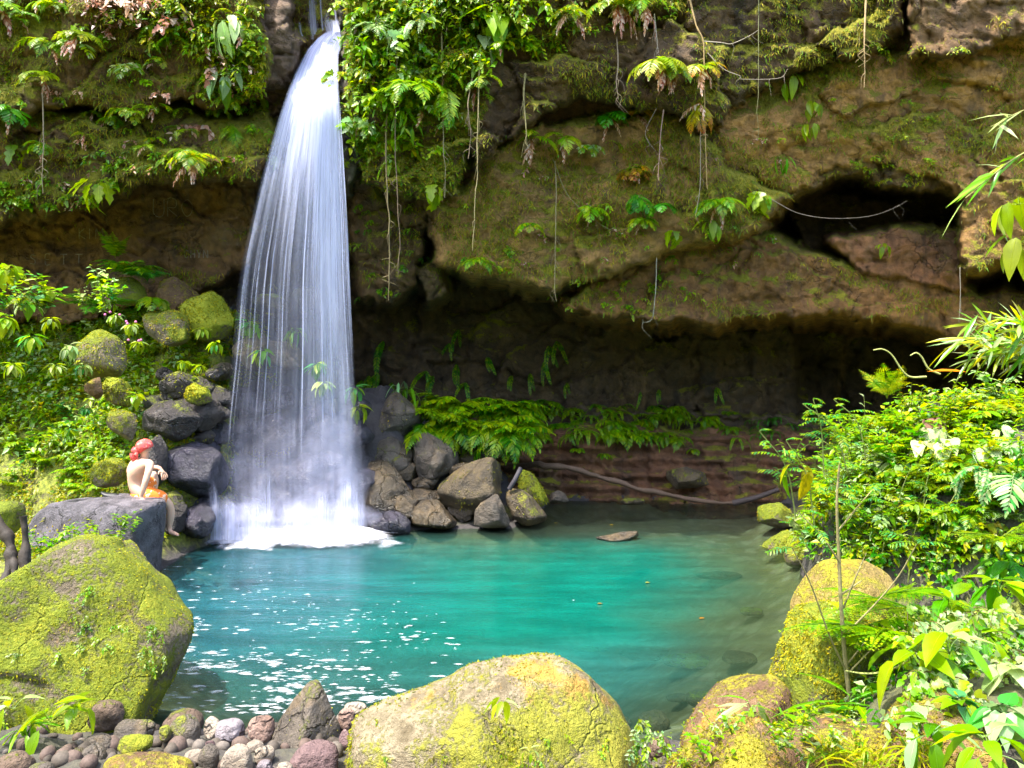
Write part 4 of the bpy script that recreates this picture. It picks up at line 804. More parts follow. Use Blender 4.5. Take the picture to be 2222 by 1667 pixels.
for k in range(4):                      # broad misty veils spreading over the heap
    n, mc = 60, 60; U_, T_ = np.meshgrid(np.linspace(0, 1, mc), np.linspace(0, 1, n)); py = 850+330*T_
    l = np.interp(py, [850, 940, 1040, 1100, 1160], [500, 478, 462, 448, 436]); r_ = np.interp(py, [850, 1000, 1160], [782, 788, 800]); px = l+(r_-l)*U_
    q = np.stack([px/46, py/60, 0*px+k*3.1], -1); d = 12.45-.12*k-.5*T_**1.5+.14*fbm(q, 3, 50+k); V = PA(px, py, d)
    a = np.interp(py, [850, 930, 1020, 1080, 1125, 1155, 1180], [.0, .30, .34, .55, .85, 1.0, .8])*np.sin(math.pi*np.clip(U_, 0, 1))**.5*(.62+.55*fbm(q*np.array([1.3, .45, 1])+8, 3, 60+k))
    a = np.clip(a*np.interp(U_, [0, .3, .6, .8, 1], [.9, .8, .8, 1.2, 1]), 0, 1.1)*np.interp(py, [850, 1040, 1150], [.36, .36, .40])
    lb.add((V-np.array(INV)).reshape(-1, 3), grid_faces(n, mc), st=np.stack([px*.0075, V[..., 2], 0*px+k*2.7], -1).reshape(-1, 3), a=a.ravel())
lb.build('cascade', FALL, fall)
# white boil where it meets the pool
m = NT('white_water'); g = m.n('ShaderNodeNewGeometry'); al = m.n('ShaderNodeAttribute', attribute_name='a')
nz = m.noise(g.outputs['Position'], 3.2, 5, .65)
aa = m.rng(m.math('ADD', al.outputs['Fac'], m.math('MULTIPLY', m.math('SUBTRACT', nz, .5), .9)), .12, .75)
df = m.n('ShaderNodeBsdfDiffuse', i_Color=(.86, .87, .95, 1)); trn = m.n('ShaderNodeBsdfTransparent')
tl_ = m.n('ShaderNodeBsdfTranslucent', i_Color=(.86, .87, .95, 1)); w2 = m.n('ShaderNodeMixShader', i_0=.3, i_1=df.outputs[0], i_2=tl_.outputs[0])
mx = m.n('ShaderNodeMixShader', i_0=aa, i_1=trn.outputs[0], i_2=w2.outputs[0]); WHITE = m.done(mx.outputs[0])
xs = np.linspace(-5.15, -1.45, 116); ys = np.linspace(11.1, 13.0, 60); X_, Y_ = np.meshgrid(xs, ys)
bx = (X_+3.25)/1.8; by = (Y_-12.25)/.85
e = 1-np.sqrt(np.abs(bx)**2.4+np.abs(by+.18*bx)**2.2)
q3 = np.stack([X_*2.2, Y_*2.2, 0*X_], -1)
Z_ = .006+np.clip(e, 0, 1)**.8*(.16+.12*fbm(q3, 3, 4))
lb = LB(); lb.add(np.stack([X_, Y_, Z_], -1).reshape(-1, 3)-np.array(INV), grid_faces(*X_.shape), a=np.clip(e*1.9-.05+.45*fbm(q3*2, 4, 6), -1, 1.4).ravel()); lb.build('splash_foam', WHITE, fall)
# soft spray over the heap: shells of drifting droplets
m = NT('spray'); g = m.n('ShaderNodeNewGeometry'); al = m.n('ShaderNodeAttribute', attribute_name='a')
nz = m.noise(g.outputs['Position'], 2.0, 4, .6); lw = m.n('ShaderNodeLayerWeight', i_Blend=.5)
fc = m.math('SUBTRACT', 1, lw.outputs['Facing']); aa = m.math('MULTIPLY', m.math('MULTIPLY', al.outputs['Fac'], m.math('POWER', fc, 1.6)), m.rng(nz, .3, .7, .3, 1))
df = m.n('ShaderNodeBsdfDiffuse', i_Color=(.78, .79, 1, 1)); tl_ = m.n('ShaderNodeBsdfTranslucent', i_Color=(.78, .79, 1, 1)); w2 = m.n('ShaderNodeMixShader', i_0=.5, i_1=df.outputs[0], i_2=tl_.outputs[0])
mx = m.n('ShaderNodeMixShader', i_0=aa, i_1=m.n('ShaderNodeBsdfTransparent').outputs[0], i_2=w2.outputs[0]); SPRAY = m.done(mx.outputs[0])
U, Fc = ico(4); lb = LB()
for (px, py, d, rx, rz, ry, a0) in ((640,1050,12.3,160,110,.5,.07),(720,1030,12.3,80,130,.4,.11),(640,1118,12.0,185,40,.45,.30),(480,1115,11.9,50,45,.3,.16)):
    V = U*np.array([rx*d/F, ry, rz*d/F]); V = V*(1+.12*fbm(U*2+px, 3, 9)[:, None]); lb.add(V+np.array(P(px, py, d))-np.array(INV), Fc, a=np.full(len(V), a0))
lb.build('spray', SPRAY, fall)

# foam flecks drifting on the pool
m = NT('drifting_foam'); g = m.n('ShaderNodeNewGeometry'); al = m.n('ShaderNodeAttribute', attribute_name='a')
mp = m.n('ShaderNodeMapping', i_Vector=g.outputs['Position']); mp.inputs['Scale'].default_value = (1, 2.6, 1)
nz = m.noise(mp.outputs[0], 9, 5, .7)
aa = m.math('MULTIPLY', m.rng(m.math('ADD', m.math('MULTIPLY', al.outputs['Fac'], .8), m.math('MULTIPLY', m.math('SUBTRACT', nz, .5), 1.5)), .34, 1.05), .48)
df = m.n('ShaderNodeBsdfDiffuse', i_Color=(.85, .88, .92, 1)); mx = m.n('ShaderNodeMixShader', i_0=aa, i_1=m.n('ShaderNodeBsdfTransparent').outputs[0], i_2=df.outputs[0])
FOAM = m.done(mx.outputs[0]); lb = LB(); rs = np.random.RandomState(8); k = 0; tries = 0
while k < 760 and tries < 20000:
    tries += 1
    px = rs.uniform(330, 1250); py = 1180+370*rs.rand()**.7; d = dw(py); x = (px-1111)*d/F
    if sdf(np.array([x]), np.array([d]), POOL)[0] < .05: continue
    den = sstep(1100, 420, px+60*vnoise(np.array([px/90, py/40, 0]), 3))*(.25+.75*sstep(1230, 1450, py))+.03
    cl = vnoise(np.array([x*1.1, d*1.9, 5.]), 12)
    if rs.rand() > den*(1.1 if cl > -.1 else .25): continue
    k += 1; r = rs.uniform(.010, .042)*(1 if rs.rand() < .8 else 2.0)*(.7+.5*sstep(1200, 1500, py)); asp = rs.uniform(.35, .8); n = 14; a = np.arange(n)/n*2*math.pi; rr = r*(1+.45*fbm(np.stack([np.cos(a)*1.3+k, np.sin(a)*1.3, 0*a], -1), 3, 6))
    ring = lambda s_: np.stack([x+s_*rr*np.cos(a)*1.5, d+s_*rr*np.sin(a)*asp, 0*a+.007+.004*(1-s_)], -1)
    V = np.concatenate([[[x, d, .013]], ring(.5), ring(1.)]); f3 = [(0, 1+i, 1+(i+1) % n) for i in range(n)]; f4 = [(1+i, 1+n+i, 1+n+(i+1) % n, 1+(i+1) % n) for i in range(n)]
    b0 = lb.n; lb.add(V, f3, a=np.concatenate([[1], np.full(n, .75), np.zeros(n)])); lb.F4.append(np.array(f4)+b0)
tag(lb.build('foam', FOAM), 'white foam flecks drifting on the left side of the pool', 'foam', kind='stuff')
# small fallen leaves floating
for px, py, c, lab in ((1400,1267,(.55,.40,.10),'yellow leaf floating near the middle right of the pool'),(1517,1345,(.55,.22,.03),'orange leaf floating on the right of the pool'),(1296,1313,(.50,.25,.04),'tiny brown leaf floating in the middle of the pool'),(1323,1141,(.6,.45,.05),'yellow leaf floating below the far shore'),(1202,1137,(.6,.42,.05),'yellow leaf floating beside the pale triangular rock')):
    lb = LB(); p_ = P(px, py, dw(py)); leaf_batch(lb, [(0, 0, .012)], [(1, .3, 0)], [(0, 0, 1)], .07, .035, [np.array(c)*.6], T_OVATE, 0); tag(lb.build('floating_leaf', LEAF, None, p_), lab, 'leaf')
# ================================================================== PLANTS
def curve(a0, a1, m=14, L=1., bend=.9):
    t = np.linspace(0, 1, m); a = np.radians(a0+(a1-a0)*t**bend); s = L/(m-1)
    x = np.concatenate([[0], np.cumsum(np.cos(a[:-1])*s)]); z = np.concatenate([[0], np.cumsum(np.sin(a[:-1])*s)])
    return np.stack([x, 0*x, z], -1)
def frond_mesh(kind, names, a0, a1, seed, tip=None):
    rs = np.random.RandomState(seed); lb = LB(); pts = curve(a0, a1); pts[:, 1] = .06*np.sin(np.linspace(0, 2.5, 14)+seed)*np.linspace(0, 1, 14)
    n, pl, pw, t0, sharp = {'broad': (14, .36, .075, .1, .8), 'sword': (26, .13, .042, .03, .3), 'lacy': (15, .34, .0, .14, .9), 'dry': (12, .22, .07, .1, .6), 'wide': (8, .46, .14, .15, .6), 'pinnate': (9, .26, .075, .1, .2)}[kind]
    tube(lb, pts, np.linspace(.012, .003, 14), pal(names if kind != 'dry' else 'rust', 1, rs)[0]*.7, 4)
    t = np.linspace(t0, .985, n); T = np.gradient(pts, axis=0); cen = np.stack([np.interp(t, np.linspace(0, 1, 14), pts[:, i]) for i in range(3)], -1)
    Tt = unit(np.stack([np.interp(t, np.linspace(0, 1, 14), T[:, i]) for i in range(3)], -1)); Nn = np.stack([-Tt[:, 2], 0*t, Tt[:, 0]], -1)
    prof = np.clip(np.minimum((t-t0+.12)/.28, 1), 0, 1)*np.clip((1.03-t)/(1-.35), 0, 1)**sharp
    for sg in (-1, 1):
        side = np.array([0, sg, 0.]); Dd = unit(side*1.0+Tt*(.35+.5*t[:, None])-np.array([0, 0, .18])+.08*rs.randn(n, 3))
        if kind == 'dry': Dd = unit(Dd*.6+np.array([0, 0, -.9])+.35*rs.randn(n, 3))
        ln = pl*prof*(.88+.24*rs.rand(n)); c = pal(names, n, rs, .12)
        if tip is not None: c = c*(1-t[:, None]**1.5)+pal(tip, n, rs, .15)*t[:, None]**1.5
        if kind == 'lacy':
            for i in range(n):
                m = max(3, int(10*prof[i])); u = np.linspace(.12, .97, m); b_ = cen[i]+Dd[i]*ln[i]*u[:, None]-np.array([0, 0, .06])*ln[i]*(u**2)[:, None]
                for s2 in (-1, 1):
                    leaf_batch(lb, b_, unit(Dd[i]*.55+s2*Tt[i]*.9), Nn[i]+.2*rs.randn(m, 3), .30*ln[i]*np.clip(1.1-u, .15, 1), .034*(.6+.5*(1-u)), c[i], T_TUFT, .1)
        else:
            leaf_batch(lb, cen, Dd, Nn+.15*rs.randn(n, 3), ln, pw*(.55+.5*prof), c, T_LANCE if kind in ('broad', 'wide', 'dry', 'pinnate') else T_SMALL, .18 if kind != 'sword' else .1)
    leaf_batch(lb, pts[-1:], T[-1:], [(0, 0, 1)], .09, pw*.6, pal(names, 1, rs)[0], T_LANCE)
    return lb.mesh(kind+'_frond', LEAF)
FR = {}
def FRM(kind, names='bright', sh='arch', tip=None):
    key = (kind, names, sh, tip)
    if key not in FR:
        a0, a1 = {'arch': (58, -42), 'hang': (25, -88), 'up': (78, 25), 'flat': (25, -25), 'droop': (-35, -92)}[sh]
        FR[key] = [frond_mesh(kind, names, a0+8*k-8, a1+6*k, hash((kind, sh))%97*0+len(FR)*7+k, tip) for k in range(3)]
    return FR[key]
rp = random.Random(21)
def fern(loc, size, n, label, group=None, kind='broad', names='bright', sh='arch', az=(-175, -5), tip=None, dry=0, tilt=0, cat='fern', name='fern'):
    e = empty(name, loc, label, cat, group)
    for i in range(n):
        a = az[0]+(az[1]-az[0])*(i+.5+rp.uniform(-.35, .35))/n
        link('frond', rp.choice(FRM(kind, names, sh, tip)), e, (0, 0, 0), (rp.uniform(-.25, .25), math.radians(tilt+rp.uniform(-12, 12)), math.radians(a)), size*rp.uniform(.75, 1.12))
    for i in range(dry):
        link('dry_frond', rp.choice(FRM('dry', 'dry', 'droop')), e, (rp.uniform(-.04, .04), -.03, 0), (rp.uniform(-.3, .3), rp.uniform(-.2, .2), math.radians(rp.uniform(-160, -20))), size*rp.uniform(.7, 1.1))
    return e
LM = {}
def leafmesh(kind, names, gloss=False):
    key = (kind, names, gloss)
    if key not in LM:
        T_ = {'ovate': T_OVATE, 'heart': T_HEART, 'lance': T_LANCE, 'lobed': T_LOBED}[kind]; wd = {'ovate': .46, 'heart': .78, 'lance': .2, 'lobed': .8}[kind]; LM[key] = []
        for k in range(3):
            rs = np.random.RandomState(len(LM)*5+k); lb = LB(); c = pal(names, 1, rs)[0]; pt = curve(65, 20, 8, .55); tube(lb, pt, np.linspace(.014, .009, 8), c*.8, 5)
            leaf_batch(lb, pt[-1:], [(.9, 0, -.15-.25*k)], [(.2, 0, 1)], 1.0, wd*(.9+.1*k), [c], T_, .28+.1*k)
            # midrib
            q = np.stack([np.linspace(0, .9, 6), 0*np.arange(6.), 0*np.arange(6.)], -1); d_ = unit(np.array([.9, 0, -.15-.25*k])); q = pt[-1]+d_*q[:, :1]; q[:, 2] -= (np.linspace(0, .9, 6)**2)*(.28+.1*k); q[:, 2] += .006
            tube(lb, q, np.linspace(.012, .003, 6), np.clip(c*1.5+.04, 0, 1), 4)
            LM[key].append(lb.mesh(kind+'_leaf', LEAF_GLOSS if gloss else LEAF))
    return LM[key]
def leafy(loc, size, n, label, group=None, kind='ovate', names='bright', az=(-180, 180), tilt=(-30, 40), gloss=False, cat='plant', name='leafy_plant', stack=0., flower=0):
    e = empty(name, loc, label, cat, group)
    if stack:
        lb = LB(); tube(lb, smooth_path([(0, 0, -.1), (.03*stack, 0, stack*.5), (0, -.03, stack)], 8), np.linspace(.012, .006, 8)*(1+stack), (.12, .16, .04), 5); lb.build('stem', BARK, e)
    for i in range(n):
        a = az[0]+(az[1]-az[0])*((i*.618) % 1)+rp.uniform(-12, 12)
        link('leaf', rp.choice(leafmesh(kind, names, gloss)), e, (0, 0, stack*(i/(n-1) if n > 1 else 1)), (rp.uniform(-.3, .3), math.radians(rp.uniform(*tilt)), math.radians(a)), size*rp.uniform(.7, 1.1))
    for i in range(flower):
        lb = LB(); U, Fc = ico(1); V = U*.022+np.array([rp.uniform(-.12, .12), -rp.uniform(.05, .2), size*rp.uniform(.3, .7)]); lb.add(V*np.ones(3), Fc, (.62, .16, .34)); lb.build('flower', FLOWER, e)
    return e
FLOWER = colmat('flower', .5)
SPM = {}
def sprigs(kind, names, n=6, hang=True):
    key = (kind, names, hang)
    if key not in SPM:
        SPM[key] = []
        for k in range(n):
            rs = np.random.RandomState(500+len(SPM)*11+k); lb = LB(); ns = rs.randint(2, 5)
            for s_ in range(ns):
                az = rs.uniform(-165, -15); L = rs.uniform(.25, .6); pts = curve(rs.uniform(0, 40), -88, 10, L) if hang else curve(rs.uniform(60, 85), rs.uniform(0, 40), 10, L)
                ca, sa = math.cos(math.radians(az)), math.sin(math.radians(az)); pts = np.stack([pts[:, 0]*ca, pts[:, 0]*sa, pts[:, 2]], -1)
                tube(lb, pts, np.linspace(.007, .003, 10), (.14, .12, .04), 4); m = rs.randint(6, 13); t = np.linspace(.15, 1, m)
                b_ = np.stack([np.interp(t, np.linspace(0, 1, 10), pts[:, i]) for i in range(3)], -1); D = unit(np.stack([rs.randn(m)*.8, -.55+.35*rs.randn(m), -.35+.5*rs.randn(m)], -1)); N = np.stack([.3*rs.randn(m), -.7+0*t, .7+.3*rs.randn(m)], -1)
                l = rs.uniform(.07, .14)*(.7+.6*rs.rand(m)); T_, wd = {'small': (T_SMALL, .5), 'ovate': (T_OVATE, .55), 'lobed': (T_LOBED, .85), 'lance': (T_LANCE, .3)}[kind]
                leaf_batch(lb, b_, D, N, l, l*wd, pal(names, m, rs), T_, .3)
            SPM[key].append(lb.mesh('sprig', LEAF))
    return SPM[key]
def sprig(loc, size, label, group, kind='ovate', names='bright', hang=True, cat='plant', name='creeper_sprig'):
    o = link(name, rp.choice(sprigs(kind, names, hang=hang)), None, loc, (rp.uniform(-.2, .2), rp.uniform(-.2, .2), rp.uniform(-.6, .6)), size*rp.uniform(.75, 1.2)); return tag(o, label, cat, group)
SHM = {}
def shoot(loc, size, label, group, kind='ovate', names='bright', cat='plant', name='leafy_shoot'):
    key = (kind, names)
    if key not in SHM:
        SHM[key] = []
        for k in range(5):
            rs = np.random.RandomState(900+len(SHM)*13+k); lb = LB()
            for s_ in range(rs.randint(3, 6)):
                L = rs.uniform(.35, .8); pts = curve(rs.uniform(55, 88), rs.uniform(10, 60), 9, L); az = rs.uniform(0, 6.28); pts = np.stack([pts[:, 0]*math.cos(az), pts[:, 0]*math.sin(az), pts[:, 2]], -1)
                tube(lb, pts, np.linspace(.009, .004, 9), (.13, .15, .04), 4); m = rs.randint(9, 15); t = np.linspace(.2, 1, m); b_ = np.stack([np.interp(t, np.linspace(0, 1, 9), pts[:, i]) for i in range(3)], -1)
                a = az+np.arange(m)*2.4+rs.randn(m)*.3; D = np.stack([np.cos(a), np.sin(a), .25+.35*rs.randn(m)], -1); l = rs.uniform(.11, .2)*(.7+.5*rs.rand(m))*np.where(t > .9, .7, 1); T_, wd = {'small': (T_SMALL, .5), 'ovate': (T_OVATE, .5), 'lobed': (T_LOBED, .8), 'lance': (T_LANCE, .24), 'heart': (T_HEART, .8)}[kind]
                leaf_batch(lb, b_, D, np.array([0, 0, 1])+.25*rs.randn(m, 3), l, l*wd, pal(names, m, rs), T_, .25)
            SHM[key].append(lb.mesh('shoot', LEAF))
    o = link(name, rp.choice(SHM[key]), None, loc, (rp.uniform(-.15, .15), rp.uniform(-.15, .15), rp.uniform(0, 6.28)), size*rp.uniform(.75, 1.2)); return tag(o, label, cat, group)
def grass(loc, size, label, group=None, n=70, names='bright+deep', az=None):
    rs = np.random.RandomState(rp.randint(0, 9999)); lb = LB(); a = rs.uniform(0, 6.28, n) if az is None else np.radians(rs.uniform(*az, n)); el = rs.uniform(.3, 1.3, n)
    D = np.stack([np.cos(a)*np.cos(el), np.sin(a)*np.cos(el), np.sin(el)], -1)
    leaf_batch(lb, .04*rs.randn(n, 3)*[1, 1, .2], D, D[:, [2, 0, 1]]*.3+np.array([0, 0, 1.]), size*(.5+.6*rs.rand(n)), .014, pal(names, n, rs), make_tmpl([0, .2, .4, .6, .8, 1], [0, 1, .95, .8, .5, 0], .3), .75)
    return tag(lb.build('grass_tuft', LEAF, None, loc), label, 'grass', group)
def gh(px, py, off=.02):
    p = ground_hit(px, py); return (p if p is not None else P(px, py, 9))-Vector((0, 0, off))
def G(l): return l

# ---- ferns and leaf plants on the cliff, one by one
cf = [ # px, py, size, n, kind, names, sh, tip, dry, label
 (102,95,.40,3,'broad','bright','hang',None,1,'green fern with three drooping fronds near the upper left corner'),
 (172,80,.42,4,'broad','bright','hang','yellow',3,'yellowing fern with pink dry fronds right of the upper left fern'),
 (88,168,.38,4,'broad','bright','hang','yellow',2,'fern with a pale middle frond and a long dry tail on the left cliff'),
 (22,238,.36,4,'wide','deep','hang',None,2,'dark green glossy fern at the left edge of the cliff'),
 (8,20,.45,3,'wide','bright','hang',None,2,'bright fern cut by the left edge at the very top'),
 (485,100,.30,3,'sword','bright','hang',None,0,'slender sword fern above the lower broad leaf rosette'),
 (420,345,.40,5,'broad','bright+yellow','hang',None,4,'bright fern with white dry fronds hanging over the left cave'),
 (505,270,.34,3,'lacy','bright','droop',None,0,'lacy green fern trailing beside the left of the fall'),
 (887,195,.62,4,'broad','bright','hang',None,0,'big arching bright fern right of the fall'),
 (967,190,.55,2,'broad','bright','droop',None,0,'single drooping bright fern on a hanging root'),
 (824,68,.50,5,'lacy','pale','hang',None,0,'pale lacy fern at the top right of the fall'),
 (905,62,.50,6,'sword','pale','hang',None,0,'pale strap leaved fern beside the heart leaves'),
 (1038,180,.20,5,'wide','pale','hang',None,0,'little whitish fern on a hanging root'),
 (1155,300,.44,2,'broad','bright','hang','yellow',2,'fern with a yellow frond and pink dry skirt in the middle of the cliff'),
 (1222,302,.42,2,'broad','bright','hang','yellow',1,'rounded fern frond edged yellow in the middle of the cliff'),
 (1425,140,.55,6,'broad','bright','hang','yellow',6,'large fern with a thick skirt of pink dry fronds on the upper right cliff'),
 (1465,160,.45,3,'broad','bright','hang',None,4,'green fern behind the pink skirted fern'),
 (1326,255,.36,5,'wide','deep','hang',None,2,'dark palm like fern in the shaded notch'),
 (1375,250,.42,3,'broad','yellow','hang','rust',1,'brown and yellow fern beside the dark palm like fern'),
 (1522,148,.42,3,'broad','bright','hang','rust',3,'fern turning red on a long hanging root'),
 (1520,225,.40,3,'broad','yellow','droop','rust',2,'lower reddish fern on the long hanging root'),
 (1378,370,.30,6,'wide','deep','hang','rust',1,'small dark fern with a rusty heart on the bright slab'),
 (1379,420,.34,4,'wide','deep','droop',None,1,'dark fern hanging in leaflets under the rusty hearted fern'),
 (1432,448,.28,4,'wide','deep','hang',None,0,'small palmate fern at the right of the bright slab'),
 (1280,455,.34,4,'wide','bright','hang',None,2,'fern with dry pink tips on the bright slab'),
 (1392,478,.30,4,'wide','bright','hang',None,1,'small bright fern below the palmate fern'),
 (1148,488,.28,4,'wide','bright+yellow','hang',None,0,'small yellow green fern on the lower middle slab'),
 (1041,568,.36,4,'broad','bright','hang',None,0,'bright fern hanging at the lip of the big cave'),
 (1335,12,.55,5,'broad','bright+yellow','hang',None,6,'fern with long white dry fronds at the top middle'),
 (1385,5,.50,4,'broad','bright','hang',None,5,'second fern with white dry fronds at the top middle'),
 (1230,30,.40,4,'broad','bright+yellow','hang',None,3,'yellow green fern at the top left of the white fronded ferns'),
 (1560,440,.42,7,'broad','bright','hang',None,2,'dense bright fern clump on the lip right of the long root'),
 (845,345,.34,2,'sword','bright','droop',None,0,'narrow sword fern hanging on the root bundle'),
 (872,235,.34,3,'sword','bright','droop',None,0,'narrow sword fern below the big arching fern'),
]
for px, py, s, n, k, nm, sh, tip, dry, lab in cf: fern(cliff_p(px, py, .14), s*1.25, n+1, lab, kind=k, names=nm, sh=sh, tip=tip, dry=dry)
cl = [(502,52,.36,6,'ovate','pale','rosette of large pale leaves at the top left of the fall'),(487,165,.32,7,'ovate','pale+bright','rosette of broad light leaves on the left cliff near the fall'),
 (50,318,.30,5,'lobed','bright','lobed leaf plant low on the far left cliff'),(215,405,.30,7,'lobed','bright+deep','ivy like lobed leaves hanging over the left cave lip'),
 (1073,45,.40,9,'heart','bright','tall climber with large heart shaped leaves at the top centre'),(1050,95,.34,6,'heart','pale+bright','lower heart leaves of the top centre climber'),
 (1712,172,.30,6,'ovate','bright','bright broad leaved plant on the right cliff'),(1763,228,.20,7,'ovate','bright','small shiny leaved plant under the broad leaved plant'),
 (1545,485,.22,10,'ovate','bright','rosette of pale round leaves below the bright fern clump'),(1652,428,.24,6,'lobed','bright','lobed plant where the swinging root begins'),
 (1916,535,.16,5,'ovate','bright','three green leaves on the reddish slab under the arch'),(895,275,.24,5,'lance','bright','spreading lance leaves below the big arching fern'),
 (1700,345,.22,6,'lance','bright','arching lance leaves on the right slab'),(1760,272,.2,6,'ovate','bright','small leaf cluster on the right slab'),(942,410,.24,6,'lobed','bright','bright leaf cluster at the left of the narrow crack'),
 (590,330,.2,3,'ovate','pale','pair of pale leaves showing through the fall'),(568,222,.18,5,'ovate','bright','little plant under the stone lip left of the fall'),(1465,505,.2,5,'lobed','yellow+bright','yellowish leaves on the middle cliff lip')]
for px, py, s, n, k, nm, lab in cl: leafy(cliff_p(px, py, .10), s*1.1, n+1, lab, kind=k, names=nm, az=(-170, -10), tilt=(10, 95))

def scatter_cliff(n, x0, x1, y0, y1, size, label, group, kinds, names, dens=None, seed=1):
    nm_, ct_ = ('weed', 'weed') if 'weed' in group or 'leaflet' in group else ('dry_creeper', 'dry creeper') if 'dry' in group else ('creeper', 'creeper')
    rs = np.random.RandomState(seed); k = 0; t = 0
    while k < n and t < n*30:
        t += 1; px, py = rs.uniform(x0, x1), rs.uniform(y0, y1)
        if dens is not None and rs.rand() > dens(px, py): continue
        dd = float(cliff_d(px, py))
        if dd > 15: continue
        sprig(P(px, py, dd-.03), size*rs.uniform(.7, 1.2), label, group, kinds[rs.randint(len(kinds))], names[rs.randint(len(names))], name=nm_, cat=ct_); k += 1
scatter_cliff(60, 330, 575, -20, 300, .75, 'small bright leaved creeper tuft on the upper left cliff near the fall', 'creeper tufts on the upper left cliff', ['ovate', 'lobed', 'small'], ['bright', 'bright+yellow', 'dry', 'bright'], lambda x, y: 1 if y < 60+ (x-330)*1.0 else .15, 2)
scatter_cliff(30, 180, 420, -20, 60, .75, 'dry whitish creeper tuft along the top left edge', 'dry creepers at the top left', ['lobed', 'lance'], ['dry', 'bright+yellow', 'dry'], None, 3)
scatter_cliff(26, 0, 330, 0, 330, .45, 'sparse creeper tuft on the mossy left cliff', 'sparse tufts on the left cliff', ['ovate', 'lobed'], ['bright', 'dry', 'bright+yellow'], None, 4)
scatter_cliff(34, 0, 260, 385, 450, .5, 'creeper tuft with pinkish leaves dangling over the left cave', 'creepers dangling over the left cave', ['lobed'], ['bright', 'bright+dry', 'bright'], None, 5)
scatter_cliff(22, 200, 560, 320, 385, .5, 'small creeper on the lip above the scratched wall', 'creepers on the lip above the scratched wall', ['ovate', 'lobed'], ['bright', 'bright+dry'], None, 6)
scatter_cliff(110, 755, 1010, -20, 350, .95, 'lush leafy creeper on the green column right of the fall', 'creepers on the green column', ['ovate', 'lobed', 'lance', 'small'], ['bright', 'bright+pale', 'bright+yellow', 'bright'], lambda x, y: 1 if y < 380-(x-755)*.9 else .12, 7)
scatter_cliff(40, 1010, 1230, -20, 200, .8, 'leafy creeper hanging at the top centre of the cliff', 'creepers at the top centre', ['ovate', 'lobed'], ['bright', 'bright+yellow'], lambda x, y: 1 if y < 190-(x-1010)*.5 else .1, 8)
scatter_cliff(46, 1000, 1700, 290, 600, .42, 'tiny bright weed rooted on the middle rock slab', 'tiny weeds on the middle slab', ['ovate', 'lobed', 'small'], ['bright', 'bright+yellow', 'bright+dry'], None, 9)
scatter_cliff(16, 1200, 1500, 600, 680, .5, 'trailing weed on the lower lip above the big cave', 'weeds along the lower lip', ['small', 'lobed'], ['bright', 'bright+yellow'], None, 10)
scatter_cliff(36, 1640, 2200, 90, 380, .38, 'small weed on the tawny right slab', 'weeds on the right slab', ['small', 'ovate', 'lance'], ['bright', 'bright+yellow'], lambda x, y: 1 if abs(x-2040-(y-140)*-.6) < 70 else .3, 11)
scatter_cliff(16, 1880, 2000, 380, 400, .25, 'yellow leaflet row under the arch', 'leaflets under the arch', ['small'], ['yellow', 'bright'], None, 12)
scatter_cliff(20, 780, 920, 430, 720, .4, 'dim weed on the damp wall right of the fall', 'weeds on the damp wall', ['ovate', 'lobed'], ['deep', 'bright'], None, 13)
cr = np.random.RandomState(88); k = 0
while k < 60:
    px, py = cr.uniform(0, 1500), cr.uniform(-10, 330)
    if (560 < px < 760) or cr.rand() > (1.0 if 755 < px < 1120 or px < 560 else .25): continue
    dd = float(cliff_d(px, py))
    if dd > 14: continue
    fern(P(px, py, dd-.1), cr.uniform(.24, .42), cr.randint(2, 5), 'small bright fern among the creepers high on the cliff', 'small ferns scattered high on the cliff', kind=['broad', 'lacy', 'wide'][cr.randint(3)], names=['bright', 'bright+yellow', 'pale+bright'][cr.randint(3)], sh='hang', dry=int(cr.rand() < .45)); k += 1
# short moss and fine creepers that cover the cliff
lb = LB(); rs = np.random.RandomState(31); N_ = 130000; px = rs.uniform(-30, 2250, N_); py = rs.uniform(-40, 760, N_); d = cliff_d(px, py); ii = np.clip(np.searchsorted(GX, px), 0, len(GX)-1); jj = np.clip(np.searchsorted(GY, py), 0, len(GY)-1)
pp = PA(px, py, d); ms = CM[jj, ii]; gdx = np.abs(cliff_d(px+4, py)-cliff_d(px-4, py)); gdy = cliff_d(px, py+5)-cliff_d(px, py-5)
e = fbm(pp*np.array([1.6, 1.6, 2.4]), 4, 77)*1.1+(ms-.55)*1.5+.25*rs.rand(N_)-np.clip(gdy*2.0, -.25, .6)
kk = (e > .08) & (d < 15.5); pp = pp[kk]; ms = ms[kk]; py_ = py[kk]; nn = np.tile([0, -1., .45], (len(pp), 1))
br = (ms > .75); up = ~br
pu = pp[up]; m_ = len(pu); leaf_batch(lb, pu-np.array([0, .02, 0]), unit(np.stack([.75*rs.randn(m_), -.45+.2*rs.randn(m_), -.55+.5*rs.randn(m_)], -1)), unit(np.stack([.4*rs.randn(m_), -.6+0*pu[:, 0], .9+0*pu[:, 0]], -1)), .085*(.4+.9*rs.rand(m_)), .013*(.6+.8*rs.rand(m_)), pal('darkmoss+mossy+mossy+bright', m_, rs), T_TUFT, .35); fuzz(lb, pp[br], nn[br], .07, .03, 'mossy+bright', rs, .3)
tag(lb.build('moss', MOSSLEAF), 'fine moss and hair like growth clinging to the cliff face', 'moss', kind='stuff')
